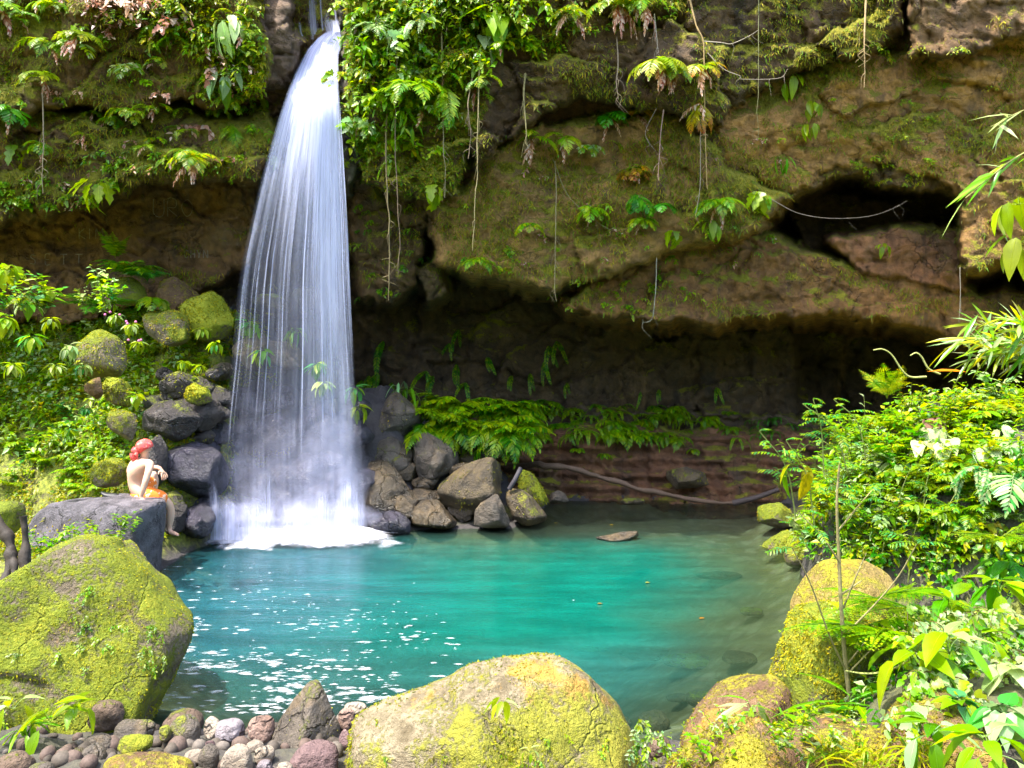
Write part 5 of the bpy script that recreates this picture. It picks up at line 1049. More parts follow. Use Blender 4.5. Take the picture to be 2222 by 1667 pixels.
# leafy mat on the green column and top left
lb = LB(); 
for (x0, x1, y0, y1, n, f, nm) in ((752, 1030, -30, 360, 9000, lambda x, y: y < 390-(x-755)*.9, 'bright+yellow+bright'), (340, 575, -30, 260, 4200, lambda x, y: y < 45+(x-330)*.85, 'bright+yellow+mossy'), (1000, 1500, -30, 120, 3200, lambda x, y: y < 130-(x-1000)*.2, 'bright+mossy')):
    px = rs.uniform(x0, x1, n); py = rs.uniform(y0, y1, n); k = f(px, py) & (vnoise(np.stack([px/28, py/22, 0*px], -1), 5) > -.25); px, py = px[k], py[k]; m_ = len(px)
    B = PA(px, py, cliff_d(px, py)-.02-.14*rs.rand(m_)); D = unit(np.stack([.7*rs.randn(m_), -.6+.4*rs.randn(m_), -.35+.5*rs.randn(m_)], -1)); l = .075*(.5+rs.rand(m_))
    leaf_batch(lb, B, D, np.stack([.3*rs.randn(m_), -.5+0*px, .9+0*px], -1), l, l*.55, pal(nm, m_, rs), T_SMALL, .3)
tag(lb.build('creeper_foliage', LEAF), 'dense mat of small creeper leaves hanging on the cliff', 'creeper', kind='stuff')

# ---- hanging roots and lianas
HR = [([(845,150),(838,300),(842,430),(846,560),(845,652)],.016,(.22,.17,.07),'thick bundle of roots hanging right of the fall with a yellow end'),([(862,100),(858,300),(866,480),(864,600)],.010,(.16,.11,.06),'thin brown root hanging beside the root bundle'),
 ([(958,60),(961,200),(964,320),(966,430)],.011,(.30,.25,.12),'straight pale root hanging through the drooping fern'),([(1042,115),(1038,240),(1034,400),(1028,545)],.011,(.34,.28,.12),'long pale root reaching the cave lip'),
 ([(1018,90),(1026,160),(1015,230),(1022,290),(1016,345)],.012,(.30,.22,.13),'twisted root hanging left of the long pale root'),([(1140,160),(1137,210),(1142,270),(1146,320)],.016,(.26,.22,.08),'stout root above the pink skirted fern'),
 ([(1204,350),(1207,430),(1206,540),(1205,620),(1208,655)],.009,(.34,.27,.13),'thin root dropping down the middle slab'),([(1338,80),(1342,140),(1336,180),(1341,216)],.011,(.36,.27,.18),'pinkish root under the white fronds'),
 ([(1497,0),(1510,55),(1526,92),(1529,160),(1531,260),(1532,410)],.014,(.42,.28,.10),'long orange root hanging through the reddish ferns'),([(1520,270),(1519,360),(1516,430),(1512,462)],.008,(.40,.32,.22),'short pale root left of the long orange root'),
 ([(1646,0),(1645,150),(1644,306)],.006,(.26,.26,.10),'very thin straight root on the upper right cliff'),([(1879,0),(1876,60),(1877,110),(1875,190)],.016,(.40,.27,.11),'knotted tan root hanging at the top right'),
 ([(1420,30),(1424,70),(1431,115)],.009,(.4,.34,.26),'short root above the pink skirted fern'),([(1425,235),(1400,290),(1424,330)],.006,(.22,.17,.13),'curved root below the pink skirted fern'),([(1440,238),(1432,310),(1430,392)],.009,(.42,.26,.2),'pinkish root ending in a dry frond'),
 ([(92,195),(94,280),(93,360),(97,420)],.009,(.28,.22,.13),'branched root hanging down the left cliff'),([(1672,432),(1730,462),(1800,474),(1880,470),(1940,452),(1968,436)],.0045,(.22,.19,.15),'pale root slung like a rope under the arch'),
 ([(1528,90),(1565,93),(1590,95),(1625,78),(1645,65)],.007,(.45,.38,.28),'wiry root branching right from the long orange root'),([(1535,115),(1570,150),(1606,165),(1610,172),(1690,170),(1710,150)],.006,(.42,.34,.25),'wiry root looping across the upper right cliff'),
 ([(2083,580),(2084,640),(2082,700)],.005,(.4,.36,.28),'thread thin root under the right arch'),([(1425,560),(1422,640),(1415,690),(1395,700),(1392,694)],.007,(.34,.33,.24),'hooked root hanging from the lower lip'),([(1200,345),(1230,420),(1280,470),(1330,500),(1380,490)],.005,(.30,.24,.12),'thin vine sagging across the middle slab')]
for pts, r, c, lab in HR:
    d0 = cliff_near(*pts[0]); q = []
    dmin = min(cliff_near(*p_) for p_ in pts)-.12
    for i, p_ in enumerate(pts): q.append(P(p_[0], p_[1], (d0-.05)*(1-min(1, i/1.5))+dmin*min(1, i/1.5))[:])
    q = smooth_path(q, 40); q += np.array([.045, .02, 0])*fbm(q*np.array([1, 1, 2.2])+3*r*900, 4, 4)[:, None]*np.linspace(.1, 1, 40)[:, None]; lb = LB(); tube(lb, q, r*np.linspace(1.15, .4, 40)*(1+.45*fbm(q*9, 3, 12)), np.array(c)*.65, 5)
    hr_ = np.random.RandomState(len(lab))
    for j in range(3 if r < .009 else 7):
        i_ = hr_.randint(14, 38); tube(lb, smooth_path([q[i_], q[i_]+hr_.randn(3)*[.05, .02, .02]+[0, 0, -.07], q[i_]+hr_.randn(3)*[.07, .02, .02]+[0, 0, -hr_.uniform(.12, .3)]], 8), np.linspace(r*.45, r*.12, 8), np.array(c)*.65, 4)
    tag(lb.build('hanging_root', BARK), lab, 'root')

# ---- fern bank under the overhang
fb = np.random.RandomState(41)
for k in range(26):
    px = 900+fb.rand()*265; py = 905+fb.rand()*62-(px-935)*.03; d = 14.5-(py-905)/62*.55
    fern(P(px, py-12, d), fb.uniform(.6, .85), fb.randint(6, 9), 'large lush broad fern in the bank right of the rock pile', 'lush ferns in the bank', names=['bright', 'deep+bright', 'bright'][k % 3], sh=['arch', 'hang'][k % 2], az=(-165, -15))
for k in range(80):
    px = 1080+fb.rand()*520; py = 868+fb.rand()*75+(px-1080)*.035; d = float(cliff_d(px, py))-.05
    fern(P(px, py, d), fb.uniform(.34, .52), fb.randint(3, 6), 'small green fern along the foot of the cave wall', 'small ferns along the cave wall', kind='broad' if fb.rand() < .45 else 'sword', names=['bright', 'bright', 'bright+deep'][fb.randint(3)], sh='hang')
for k in range(30):
    px = 1560+fb.rand()*300; py = 905+fb.rand()*45; d = float(cliff_d(px, py))-.05
    fern(P(px, py, d), fb.uniform(.2, .34), fb.randint(2, 5), 'dim little fern on the far right of the cave wall', 'dim ferns on the cave wall', kind='sword', names='deep', sh='hang')
for px, py, s in ((832,740,.72),(995,715,.42),(975,745,.36),(1057,775,.42),(1190,750,.5),(1208,740,.55),(1180,785,.6),(925,805,.5),(940,815,.5),(990,790,.5),(1555,840,.34),(1010,830,.4),(1110,815,.4),(1150,810,.4),(1230,830,.36),(1390,850,.3),(1430,845,.3),(800,815,.5),(820,810,.55),(785,825,.5),(850,830,.4)):
    fern(cliff_p(px, py, .08), s*1.15, 2, 'narrow ladder leaved fern dangling on the dark cave wall', 'ladder ferns on the dark wall', kind='sword', names='bright+deep', sh='droop', az=(-125, -55))
for px, py, k, nm, s, lab in ((868,845,'lance','bright+pale',.34,'starry leaf tuft on top of the right pile'),(885,855,'lance','bright',.36,'light green leaves behind the mossy topped rock'),(915,875,'ovate','bright',.30,'green leaves at the left end of the fern bank'),(945,885,'ovate','bright',.26,'small leaves between rock and fern bank')):
    leafy(P(px, py, 14.35), s, 9, lab, kind=k, names=nm, tilt=(-10, 60))
for px, py in ((1505,975),(1350,955),(1250,975),(1310,985),(1395,935)):
    fern(cliff_p(px, py, .05), .2, 4, 'tiny bright fern on the wet ledge', 'tiny ferns on the wet ledge', kind='wide', sh='hang')

# ---- plants between the falling water and the bank
for px, py, d, s, n, k, nm, lab in ((640,725,12.9,.34,14,'lance','pale+bright','palm like tuft of pale leaves on the wedge rock'),(570,770,12.6,.26,10,'ovate','bright+blue','round leaved plant dripping at the left of the veil'),(690,800,12.5,.26,11,'ovate','bright+blue','misty round leaved plant behind the fall'),(700,840,12.4,.26,10,'ovate','blue+pale','misty plant low behind the fall'),(540,710,12.8,.28,9,'lobed','bright+blue','leafy plant at the upper left of the veil'),(770,850,12.9,.3,9,'ovate','blue+bright','blue green leaves right of the fall'),(780,890,12.8,.26,9,'ovate','bright','green leaves beside the splash')):
    leafy(P(px, py, d), s*.66, n+4, lab, kind=k, names=nm, tilt=(-30, 60))

# ---- left bank
fern(P(285,600,12.95), .62, 9, 'dark green fern clump crowning the bank below the scratched wall', kind='broad', names='deep+bright', sh='arch', az=(-220, 40))
fern(P(320,610,12.9), .55, 7, 'blue green drooping fern right of the dark fern clump', kind='lacy', names='blue+deep', sh='arch', az=(-200, 20))
fern(P(215,665,12.6), .8, 6, 'feathery green fern spreading over the upper left bank', kind='lacy', names='deep', sh='flat', az=(-190, 10))
fern(P(335,650,12.7), .4, 6, 'bright ferny tuft under the blue green fern', kind='wide', names='bright', sh='hang')
fern(P(250,560,13.0), .5, 5, 'tall light fern at the left of the dark clump', kind='broad', names='bright', sh='up', az=(-200, 20))
lbk = [(210,610,12.9,.30,8,'lobed','bright','lobed leaves left of the dark fern clump'),(250,690,12.2,.24,16,'ovate','bright+pale','round leaved plant with pink flowers on the upper bank'),(285,710,12.0,.24,16,'ovate','bright+pale','round leaved pink flowering plant beside the brown faced boulder'),(300,750,11.9,.24,14,'ovate','bright+pale','lower round leaved plant with pink flowers'),
 (240,660,12.4,.22,12,'ovate','bright+pale','topmost pink flowering plant on the bank'),(440,720,12.5,.26,9,'ovate','bright','shiny leaves between the two mossy boulders'),(470,750,12.4,.26,12,'ovate','deep+bright','dark heart leaved plant right of the bright mossy boulder'),(400,790,12.1,.2,14,'ovate','bright','low leafy plant with tiny flowers above the dark rocks'),
 (430,800,12.0,.2,12,'ovate','bright','leafy plant in the moss above the dark rocks'),(295,865,11.2,.24,4,'heart','bright','hanging heart leaf at the corner of the cracked rock'),(185,890,10.9,.26,12,'ovate','deep+blue','clump of dark oval leaves low on the left bank'),(150,940,10.7,.26,10,'ovate','bright+blue','clump of broad leaves above the slab'),
 (20,590,10.6,.6,4,'lobed','bright','large pale lobed leaf at the left edge'),(60,660,10.6,.5,7,'heart','bright+pale','big soft heart leaves at the upper left edge'),(10,700,10.3,.5,8,'heart','bright','broad leaves on the left edge of the bank'),(110,700,10.9,.4,8,'ovate','bright+pale','pale broad leaves on the crest of the left bank'),
 (70,740,10.3,.4,12,'ovate','bright+blue','mounded blue green leaves on the left bank'),(150,760,10.8,.38,12,'ovate','blue+pale','silvery green leaves near the grey topped boulder'),(120,800,10.4,.34,12,'ovate','bright+pale','pale leaf mound in the middle of the left bank'),(30,800,10.0,.34,10,'ovate','bright','leaf mound at the left edge'),(180,800,10.9,.30,10,'ovate','pale+blue','silver leaves right of the pale leaf mound')]
for px, py, d, s, n, k, nm, lab in lbk: leafy(P(px, py, d), s*(.36 if px < 190 else .5), n+(10 if px < 190 else 6), lab, kind=k, names=nm, tilt=(-35, 50), flower=3 if 'pink' in lab else 0)
lr = np.random.RandomState(51)
def bank_pt(px, py):
    p = gh(px, py); return p
for k in range(95):
    px = lr.uniform(-10, 270); py = lr.uniform(640, 1060)
    shoot(bank_pt(px, py), lr.uniform(.4, .75), 'bushy shoot growing on the mossy left bank', 'bushy shoots on the left bank', ['ovate', 'small', 'heart'][lr.randint(3)], ['bright', 'bright+pale', 'blue+bright', 'bright+yellow'][lr.randint(4)])
for k in range(80):
    px = lr.uniform(140, 500); py = lr.uniform(690, 870)
    shoot(bank_pt(px, py), lr.uniform(.32, .55), 'small leafy shoot in the moss above the dark rocks', 'small shoots above the dark rocks', 'ovate', 'bright')
for k in range(22):
    px = lr.uniform(0, 280); py = lr.uniform(830, 1070)
    fern(bank_pt(px, py), lr.uniform(.22, .4), 5, 'small fern in the moss of the lower left bank', 'small ferns on the lower left bank', kind=['broad', 'lacy', 'wide'][lr.randint(3)], names='bright', sh='arch', az=(-200, 20))
for px, py, s, lab in ((25,850,.7,'long arching grass tuft on the left edge of the bank'),(75,820,.6,'fine grass tuft in the middle of the left bank'),(90,900,.5,'grass tuft with dry blades above the slab'),(20,760,.6,'grass tuft behind the leaf mounds'),(110,720,.6,'thin grass on the crest of the left bank')): grass(bank_pt(px, py), s, lab, n=110)
def cover(n, x0, x1, y0, y1, cond, size, names, name, label, seed, lift=.06, tmpl=T_SMALL):
    rs = np.random.RandomState(seed); i0, i1 = np.searchsorted(AX, (x0, x1)); j0, j1 = np.searchsorted(AY, (y0, y1)); V = np.stack([GXX[j0:j1, i0:i1], GYY[j0:j1, i0:i1], GZ[j0:j1, i0:i1]], -1); q = grid_faces(*V.shape[:2]); V = V.reshape(-1, 3); T_ = np.concatenate([q[:, :3], q[:, [0, 2, 3]]])
    p, nn = surf_samples(V, T_, n, rs); nn = nn*np.sign(nn[:, 2:3]+1e-6); k = cond(p, nn) & (vnoise(p*np.array([2.6, 2.6, 2.6]), 3)+.5*rs.rand(n) > -.12); p, nn = p[k], nn[k]; m_ = len(p)
    D = unit(nn*.5+.8*rs.randn(m_, 3)); l = size*(.5+rs.rand(m_)); lb = LB(); leaf_batch(lb, p+nn*(lift*rs.rand(m_, 1)), D, nn+np.array([0, 0, .8])+.3*rs.randn(m_, 3), l, l*.55, pal(names, m_, rs), tmpl, .3)
    tag(lb.build(name, LEAF), label, 'ground cover', kind='stuff')
cover(60000, -9, -3.8, 9.4, 14.2, lambda p, n: p[:, 2] > .25, .052, 'bright+mossy+yellow+mossy', 'ground_cover', 'tiny leaved mossy ground cover on the left bank', 61)
cover(15000, -9, -4.2, 10.4, 14.2, lambda p, n: (p[:, 2] > 1.2) & (p[:, 0] < -5.2), .10, 'bright+pale+bright', 'weeds', 'tangle of small weeds on the left bank', 62, .15)

# ---- bush on the right bank
br_ = np.random.RandomState(71)
cover(17000, 2.2, 9, 6.2, 12, lambda p, n: p[:, 2] > .35, .085, 'bright+pale+yellow+bright+deep', 'undergrowth', 'tangled leafy undergrowth covering the right bank', 63, .22)
cover(9000, .8, 4.6, 2.4, 6.3, lambda p, n: p[:, 2] > .25, .06, 'bright+pale+deep', 'weeds', 'small weeds covering the ground at the lower right', 64, .10)
def hillpts(n, x0, x1, y0, y1, rs):
    out = []
    t = 0
    while len(out) < n and t < n*20:
        t += 1; px, py = rs.uniform(x0, x1), rs.uniform(y0, y1); p = ground_hit(px, py)
        if p is not None and p.z > .4 and p.y < 13: out.append((p, px, py))
    return out
for p, px, py in hillpts(85, 1700, 2222, 835, 1130, br_):
    fern(p, br_.uniform(.3, .5), br_.randint(5, 8), 'light green fern in the sunlit bush on the right bank', 'ferns in the right bank bush', kind=['broad', 'lacy', 'wide'][br_.randint(3)], names=['bright', 'bright+yellow', 'bright+pale'][br_.randint(3)], sh='arch', az=(-215, 35))
for p, px, py in hillpts(120, 1690, 2222, 850, 1260, br_):
    shoot(p, br_.uniform(.42, .8), 'leafy shoot in the bush on the right bank', 'leafy shoots in the right bank bush', ['ovate', 'lance', 'small', 'lobed'][br_.randint(4)], ['bright', 'bright+yellow', 'bright+pale', 'deep+bright'][br_.randint(4)])
for k in range(44):
    px = br_.uniform(1740, 1860); py = br_.uniform(900, 1170); p = ground_hit(px+50, py)
    if p is not None and p.y < 12: shoot(p+Vector((-.25, -.15, .1)), br_.uniform(.5, .8), 'leafy shoot leaning out over the pool from the right bush', 'shoots leaning from the right bush', ['ovate', 'lance', 'small'][k % 3], ['bright', 'bright+pale', 'bright+yellow'][k % 3])
for p, px, py in hillpts(40, 1750, 2200, 1130, 1290, br_):
    sprig(p+Vector((0, -.08, .1)), .6, 'shaded creeper hanging on the dark side of the right bank', 'creepers on the dark side of the right bank', ['lobed', 'ovate'][br_.randint(2)], ['bright+yellow', 'deep'][br_.randint(2)])
hl = [(1900,1010,8,'heart','pale'),(1935,1030,9,'heart','bright+pale'),(1985,985,7,'heart','pale'),(2040,985,7,'heart','pale'),(2090,960,7,'ovate','pale'),(2150,950,7,'ovate','pale+blue'),(2190,985,7,'ovate','pale'),(2010,950,6,'heart','pale'),(2120,1000,6,'heart','pale+blue')]
for k, (px, py, n, kd, nm) in enumerate(hl):
    p = ground_hit(px, py); leafy(p+Vector((0, -.15, .08)), .24, n+2, 'glossy pale heart leaved climber on the front of the right bush', 'heart leaved climbers on the right bush', kind=kd, names=nm, az=(-180, 0), tilt=(-10, 60), gloss=True)
for px, py, s, lab in ((2125,1050,.55,'blue green sword fern hanging at the right of the bush'),(2180,1060,.6,'dark blue green fern at the right edge of the bush'),(2100,1040,.5,'hanging fern with ladder fronds below the glossy leaves')):
    fern(ground_hit(px, py)+Vector((0, -.15, .15)), s, 5, lab, kind='sword' if 'sword' in lab or 'ladder' in lab else 'broad', names='blue+pale', sh='hang')
def herb(loc, h, label, lean=0, n=9, names='blue+bright', s=.32):
    e = empty('feathery_herb', loc, label, 'plant', 'feathery herbs in front of the right bush'); lb = LB(); pts = smooth_path([(0, 0, -.1), (lean*.3*h, -.05*h, h*.55), (lean*h, -.1*h, h)], 14); tube(lb, pts, np.linspace(.009, .004, 14), (.20, .24, .05), 5); lb.build('stem', BARK, e)
    for i in range(n):
        q = pts[4+int(9*i/(n-1))] if n > 1 else pts[-1]
        link('pinnate_leaf', rp.choice(FRM('pinnate', names, 'flat')), e, q, (rp.uniform(-.3, .3), rp.uniform(-.3, .3), i*2.4+rp.uniform(-.3, .3)), s*rp.uniform(.7, 1.1)*(1-.4*i/n))
for px, py, h, lean, lab in ((1800,1130,.75,-.2,1),(1760,1110,.8,-.4,1),(1720,1090,.8,-.5,1),(1870,1180,.7,.1,1),(1930,1150,.8,.2,1),(1960,1230,.8,.2,1),(2010,1200,.7,.3,1),(1840,1040,.7,0,1),(1780,1000,.7,-.2,1),(1900,1240,.5,.1,1),(1990,1120,.6,.1,1),(1730,1180,.5,-.3,1),(1830,990,.6,-.8,1),(1840,1040,.65,-.8,1),(1850,1080,.6,-.8,1),(1850,1120,.6,-.7,1),(1860,1150,.5,-.6,1),(1870,960,.5,-.7,1)):
    p = ground_hit(px, py); p = p if p is not None and p.y < 12 else P(px, py, 8.2); herb(p+Vector((0, -.1, -.05)), h, 'blue green feathery herb leaning out of the right bush', lean)
shoot(P(1716,1010,8.3), .6, 'upright shoot with paired leaves at the left tip of the right bush', None, 'lance', 'bright'); shoot(P(1690,1060,8.2), .6, 'leaning shoot over the pool at the left tip of the right bush', None, 'lance', 'bright+blue')
leafy(P(1738,1010,8.0), .26, 4, 'drooping yellow leaved seedling at the left side of the right bush', kind='ovate', names='yellow+bright', tilt=(30, 70))
fern(P(1925,865,8.4), .42, 5, 'upright lacy fern standing out at the top of the right bush', kind='lacy', names='bright+yellow', sh='up', az=(-180, 180))
# dead leaf
lb = LB(); leaf_batch(lb, [(0, 0, 0)], [(.15, -.35, -1)], [(0, -1, .4)], .36, .30, [(.50, .26, .22)], T_HEART, .05); tag(lb.build('dead_leaf', LEAF, None, ground_hit(1998, 945)+Vector((0, -.22, .2))), 'large dry pink leaf caught on the right bush', 'leaf')
lb = LB(); leaf_batch(lb, [(0, 0, 0)], [(-1, -.1, .12)], [(0, -.4, 1)], .42, .065, [(.55, .25, .02)], T_LANCE, .1); tag(lb.build('dead_leaf', LEAF, None, P(2100, 808, 7.6)), 'long orange dead blade on top of the right bush', 'leaf')
# tendrils
for pts, lab in (([(2010,818),(1975,818),(1955,800),(1935,770),(1915,758),(1895,760)],'pale curling tendril reaching left above the right bush'),([(2040,812),(2015,800),(2000,775),(1988,766),(1975,772)],'shorter curling tendril above the right bush'),([(2125,800),(2120,775),(2135,768),(2140,790)],'looped tendril near the bamboo')):
    lb = LB(); tube(lb, smooth_path([P(a, b, 7.8)[:] for a, b in pts], 24), np.linspace(.011, .006, 24), (.34, .36, .10), 5); tag(lb.build('tendril', BARK), lab, 'tendril')
# bamboo clump and the overhanging bamboo sprays
def bamboo(base, tips, n, L, label, names='pale+bright+yellow', seed=1, rad=.008):
    rs = np.random.RandomState(seed); e = empty('bamboo', base, label, 'bamboo'); b0 = np.array(base)
    for tp in tips:
        tp = np.array(tp); pth = smooth_path([(0, 0, 0), ((tp-b0)*.5+np.array([0, 0, .08]))[:], (tp-b0)[:]], 16); lb = LB(); tube(lb, pth, np.linspace(rad, rad*.4, 16), (.34, .33, .09), 5)
        c = lb.build('cane', BARK, e); lb = LB(); i = rs.randint(4, 16, n); D = unit((tp-b0)*.8/np.linalg.norm(tp-b0)+.55*rs.randn(n, 3)-np.array([0, 0, .25])); l = L*(.6+.6*rs.rand(n))
        leaf_batch(lb, pth[i], D, np.array([0, -.4, 1])+.4*rs.randn(n, 3), l, l*.13, pal(names, n, rs), T_LANCE, .15); lb.build('leaves', LEAF_GLOSS, c)
bamboo(P(2300,800,6.6), [P(2110,700,6.5), P(2090,735,6.3), P(2070,745,6.6), P(2130,760,6.2), P(2180,690,6.4), P(2150,730,6.7), P(2105,780,6.5), P(2215,700,6.2), P(2200,750,6.3)], 26, .27, 'clump of narrow leaved bamboo leaning in from the right edge', seed=3)
bamboo(P(2330,250,5.0), [P(2150,275,4.9)], 9, .25, 'bamboo spray with white shining leaves at the upper right edge', 'pale', 4, .005)  # both sprays: sky reflection painted in as a pale leaf colour
bamboo(P(2330,300,5.0), [P(2095,430,4.9)], 16, .22, 'lower bamboo spray with a thin yellow stem at the right edge', 'pale+bright', 5, .006)
for px, py, s, lab in ((2210,445,.2,'small yellow green leaves at the right edge below the bamboo'),(2215,530,.22,'bright leaves at the right edge of the cliff')): leafy(P(px, py, 5.6), s, 6, lab, kind='ovate', names='bright+yellow', tilt=(0, 60))

# ---- lower right foreground
lance = [(1750,1600,5.0,.40,11,'lance plant with wide glossy blades in front of the tall boulder','lance','bright+deep'),(1840,1590,4.9,.46,12,'lance plant with spreading dark blades at the lower right','lance','deep+bright'),(1630,1560,5.0,.30,12,'bright lance leaved plant on the sloping boulder','lance','bright+pale'),(1690,1590,4.8,.30,10,'lance leaved plant between the mossy boulders','lance','bright'),(1930,1600,4.8,.34,9,'single tall blade plant right of the dark bladed plant','lance','deep+bright')]
for px, py, d, s, n, lab, kd, nm in lance: leafy(P(px, py, d), s*.8, n, lab, kind=kd, names=nm, tilt=(-55, 35), gloss=True)
br2 = [(2060,1330,5.0,.34,8,'ovate','bright','plant with broad sunlit oval leaves at the right edge'),(2170,1290,5.2,.34,8,'ovate','bright+deep','dark oval leaves behind the broad sunlit leaves'),(2120,1400,4.6,.30,8,'ovate','bright','oval leaved plant above the bright ivy'),(2190,1240,5.6,.34,7,'ovate','blue+deep','shaded big leaves at the right edge under the bush'),
 (1990,1450,4.5,.46,5,'ovate','bright','plant with two long arching leaves right of the tall boulder'),(2060,1420,4.4,.40,5,'ovate','bright+pale','plant with an upright pointed leaf at the right'),(2150,1640,3.3,.30,9,'ovate','bright+pale','rosette of very large glossy leaves in the bottom right corner'),(2020,1600,3.7,.26,8,'ovate','pale+bright','pale leaved plant near the bottom right'),
 (2200,1470,4.2,.24,8,'heart','pale','pale heart leaves at the right edge'),(2180,1560,3.8,.22,9,'heart','pale+blue','silvery heart leaves above the corner rosette'),(2080,1540,4.0,.18,9,'heart','bright+blue','small heart leaves beside the half buried boulder')]
for px, py, d, s, n, kd, nm, lab in br2: leafy(P(px, py, d), s*.6, n+3, lab, kind=kd, names=nm, tilt=(-40, 45), gloss=True)
for k in range(46):
    px = br_.uniform(1960, 2222); py = br_.uniform(1310, 1560); d = 4.9-(py-1310)/250*.9
    sprig(P(px, py, d), .5, 'pale ivy in the sun at the lower right', 'pale ivy at the lower right', ['lobed', 'ovate'][br_.randint(2)], ['pale', 'pale+bright', 'bright'][br_.randint(3)], name='ivy')  # sunlit whiteness painted in through the pale leaf colours
for k in range(40):
    px = br_.uniform(1480, 2222); py = br_.uniform(1585, 1690); p = ground_hit(px, py) or P(px, py, 4.2)
    shoot(P(px, py, br_.uniform(3.9, 4.6)), .26, 'small weed between the lower right boulders', 'weeds between the lower right boulders', ['lance', 'ovate', 'small'][br_.randint(3)], ['bright', 'bright+pale', 'bright+yellow'][br_.randint(3)], name='weed')
for px, py, d, s, k, lab in ((1930,1380,5.2,.75,'lacy','large lacy fern spreading behind the tall boulder'),(1990,1330,5.3,.6,'lacy','second lacy fern right of the tall boulder'),(1900,1300,5.6,.5,'lacy','light fern beside the ochre topped boulder'),(2170,1170,5.6,.45,'lacy','bright lacy fern at the right edge under the bush'),(1880,1360,5.4,.45,'wide','leafy fern between sapling and lacy fern')):
    fern(P(px, py, d), s, 7, lab, kind=k, names='bright', sh='flat', az=(-200, 20))
for px, py, d, s, lab in ((1880,1660,3.9,.34,'grass tuft at the bottom edge of the lower right'),(1800,1640,4.1,.30,'small grass tuft on the rust boulder'),(1990,1640,3.8,.3,'thin grass on the half buried boulder')): grass(P(px, py, d), s, lab, n=40, names='bright+yellow')
# bare sapling
e = empty('sapling', P(1850,1560,5.1), 'bare thin sapling with slanting twigs in front of the tall boulder', 'sapling'); b0 = np.array(e.location)
def twig(pts, r0, r1, name, parent=None, c=(.26, .22, .09)):
    lb = LB(); q = smooth_path([np.array(P(a, b, d))-b0 for a, b, d in pts], 20); tube(lb, q, np.linspace(r0, r1, 20), c, 6); return lb.build(name, BARK, parent or e)
tk = twig([(1850,1560,5.1),(1836,1450,5.1),(1826,1330,5.08),(1820,1200,5.05),(1816,1090,5.0),(1822,1000,5.0)], .017, .006, 'trunk')
for pts in ([(1838,1460,5.1),(1800,1380,5.0),(1760,1270,4.9),(1720,1190,4.8)], [(1836,1375,5.1),(1900,1310,5.0),(1950,1250,4.9),(1990,1180,4.8)], [(1830,1320,5.1),(1858,1250,5.0),(1880,1200,5.0)], [(1840,1440,5.1),(1880,1390,5.0)], [(1842,1460,5.1),(1890,1410,5.0)], [(1822,1220,5.05),(1780,1160,5),(1730,1110,5)], [(1820,1150,5.05),(1870,1090,5),(1905,1050,5)], [(1826,1290,5.1),(1870,1260,5.1)]):
    twig(pts, .007, .003, 'twig')
for px, py, dd in ((1822,1010,5),(1730,1110,5),(1905,1050,5),(1720,1190,4.8),(1990,1180,4.8),(1820,1060,5),(1770,1150,5),(1870,1090,5)):
    for j in range(2): link('pinnate_leaf', rp.choice(FRM('pinnate', 'blue+bright', 'flat')), e, np.array(P(px, py, dd))-b0, (rp.uniform(-.3, .3), rp.uniform(-.2, .4), rp.uniform(-3.1, .2)), .17)
lb = LB(); tube(lb, smooth_path([P(a, b, d)[:] for a, b, d in ((1836,1456,5.05),(1880,1462,4.9),(1930,1455,4.8),(1975,1430,4.6),(2000,1390,4.5))], 24), .006, (.34, .36, .10), 5); tag(lb.build('tendril', BARK), 'green tendril curling from the sapling foot to the right plants', 'tendril')

# ---- plants on the huge left boulder and shore
for px, py, d, s, n, k, lab in ((60,1600,5.25,.20,12,'lance','bright lance leaved fern like plant at the lower left corner'),(110,1570,5.25,.22,6,'ovate','plant with three large pointed leaves at the foot of the huge boulder'),(165,1545,5.35,.14,9,'ovate','small leafy plant beside the dark round stone'),(30,1540,5.3,.15,6,'ovate','pale young leaves at the lower left edge'),(1090,1530,4.3,.085,7,'ovate','pale seedling growing on the broad front boulder'),(1150,1635,4.25,.06,5,'ovate','dry pale seedling low on the broad front boulder')):
    leafy(P(px, py, d), s, n, lab, kind=k, names='bright+pale' if 'pale' in lab or 'dry' in lab else 'bright', tilt=(-40, 50))
o_, V_, F_, loc_ = ROCKS['huge yellow-green moss covered boulder with a blunt peak beside the left shore']
p_, n_ = surf_samples(V_, F_, 4000, np.random.RandomState(4)); k_ = (n_[:, 1] < -.35); p_, n_ = p_[k_]+loc_, n_[k_]; c_ = 0
for i in range(len(p_)):
    q = p_[i]; px = 1111+q[0]*F/q[1]; py = YH-(q[2]-HC)*F/q[1]
    if 0 < px < 400 and fbm(q[None]*3.1, 2, 9)[0] > .12:
        sprig(Vector(q), .22, 'tiny pale fern sprout on the huge mossy boulder', 'sprouts on the huge mossy boulder', ['small', 'lance', 'ovate'][i % 3], ['bright', 'bright+pale'][i % 2], name='fern_sprout', cat='sprout'); c_ += 1
        if c_ >= 46: break
o_, V_, F_, loc_ = ROCKS['broad pale two humped boulder with orange lichen along its top at the front shore']
p_, n_ = surf_samples(V_, F_, 4000, np.random.RandomState(6)); k_ = (n_[:, 1] < -.3); p_, n_ = p_[k_]+loc_, n_[k_]; c_ = 0
for i in range(len(p_)):
    q = p_[i]; px = 1111+q[0]*F/q[1]; py = YH-(q[2]-HC)*F/q[1]
    if 745 < px < 1400 and py > 1560 and fbm(q[None]*3.1, 2, 9)[0] > .05:
        sprig(Vector(q), .14, 'tiny weed on the lower face of the broad front boulder', 'weeds on the broad front boulder', 'small', 'bright+yellow', name='weed', cat='weed'); c_ += 1
        if c_ >= 30: break
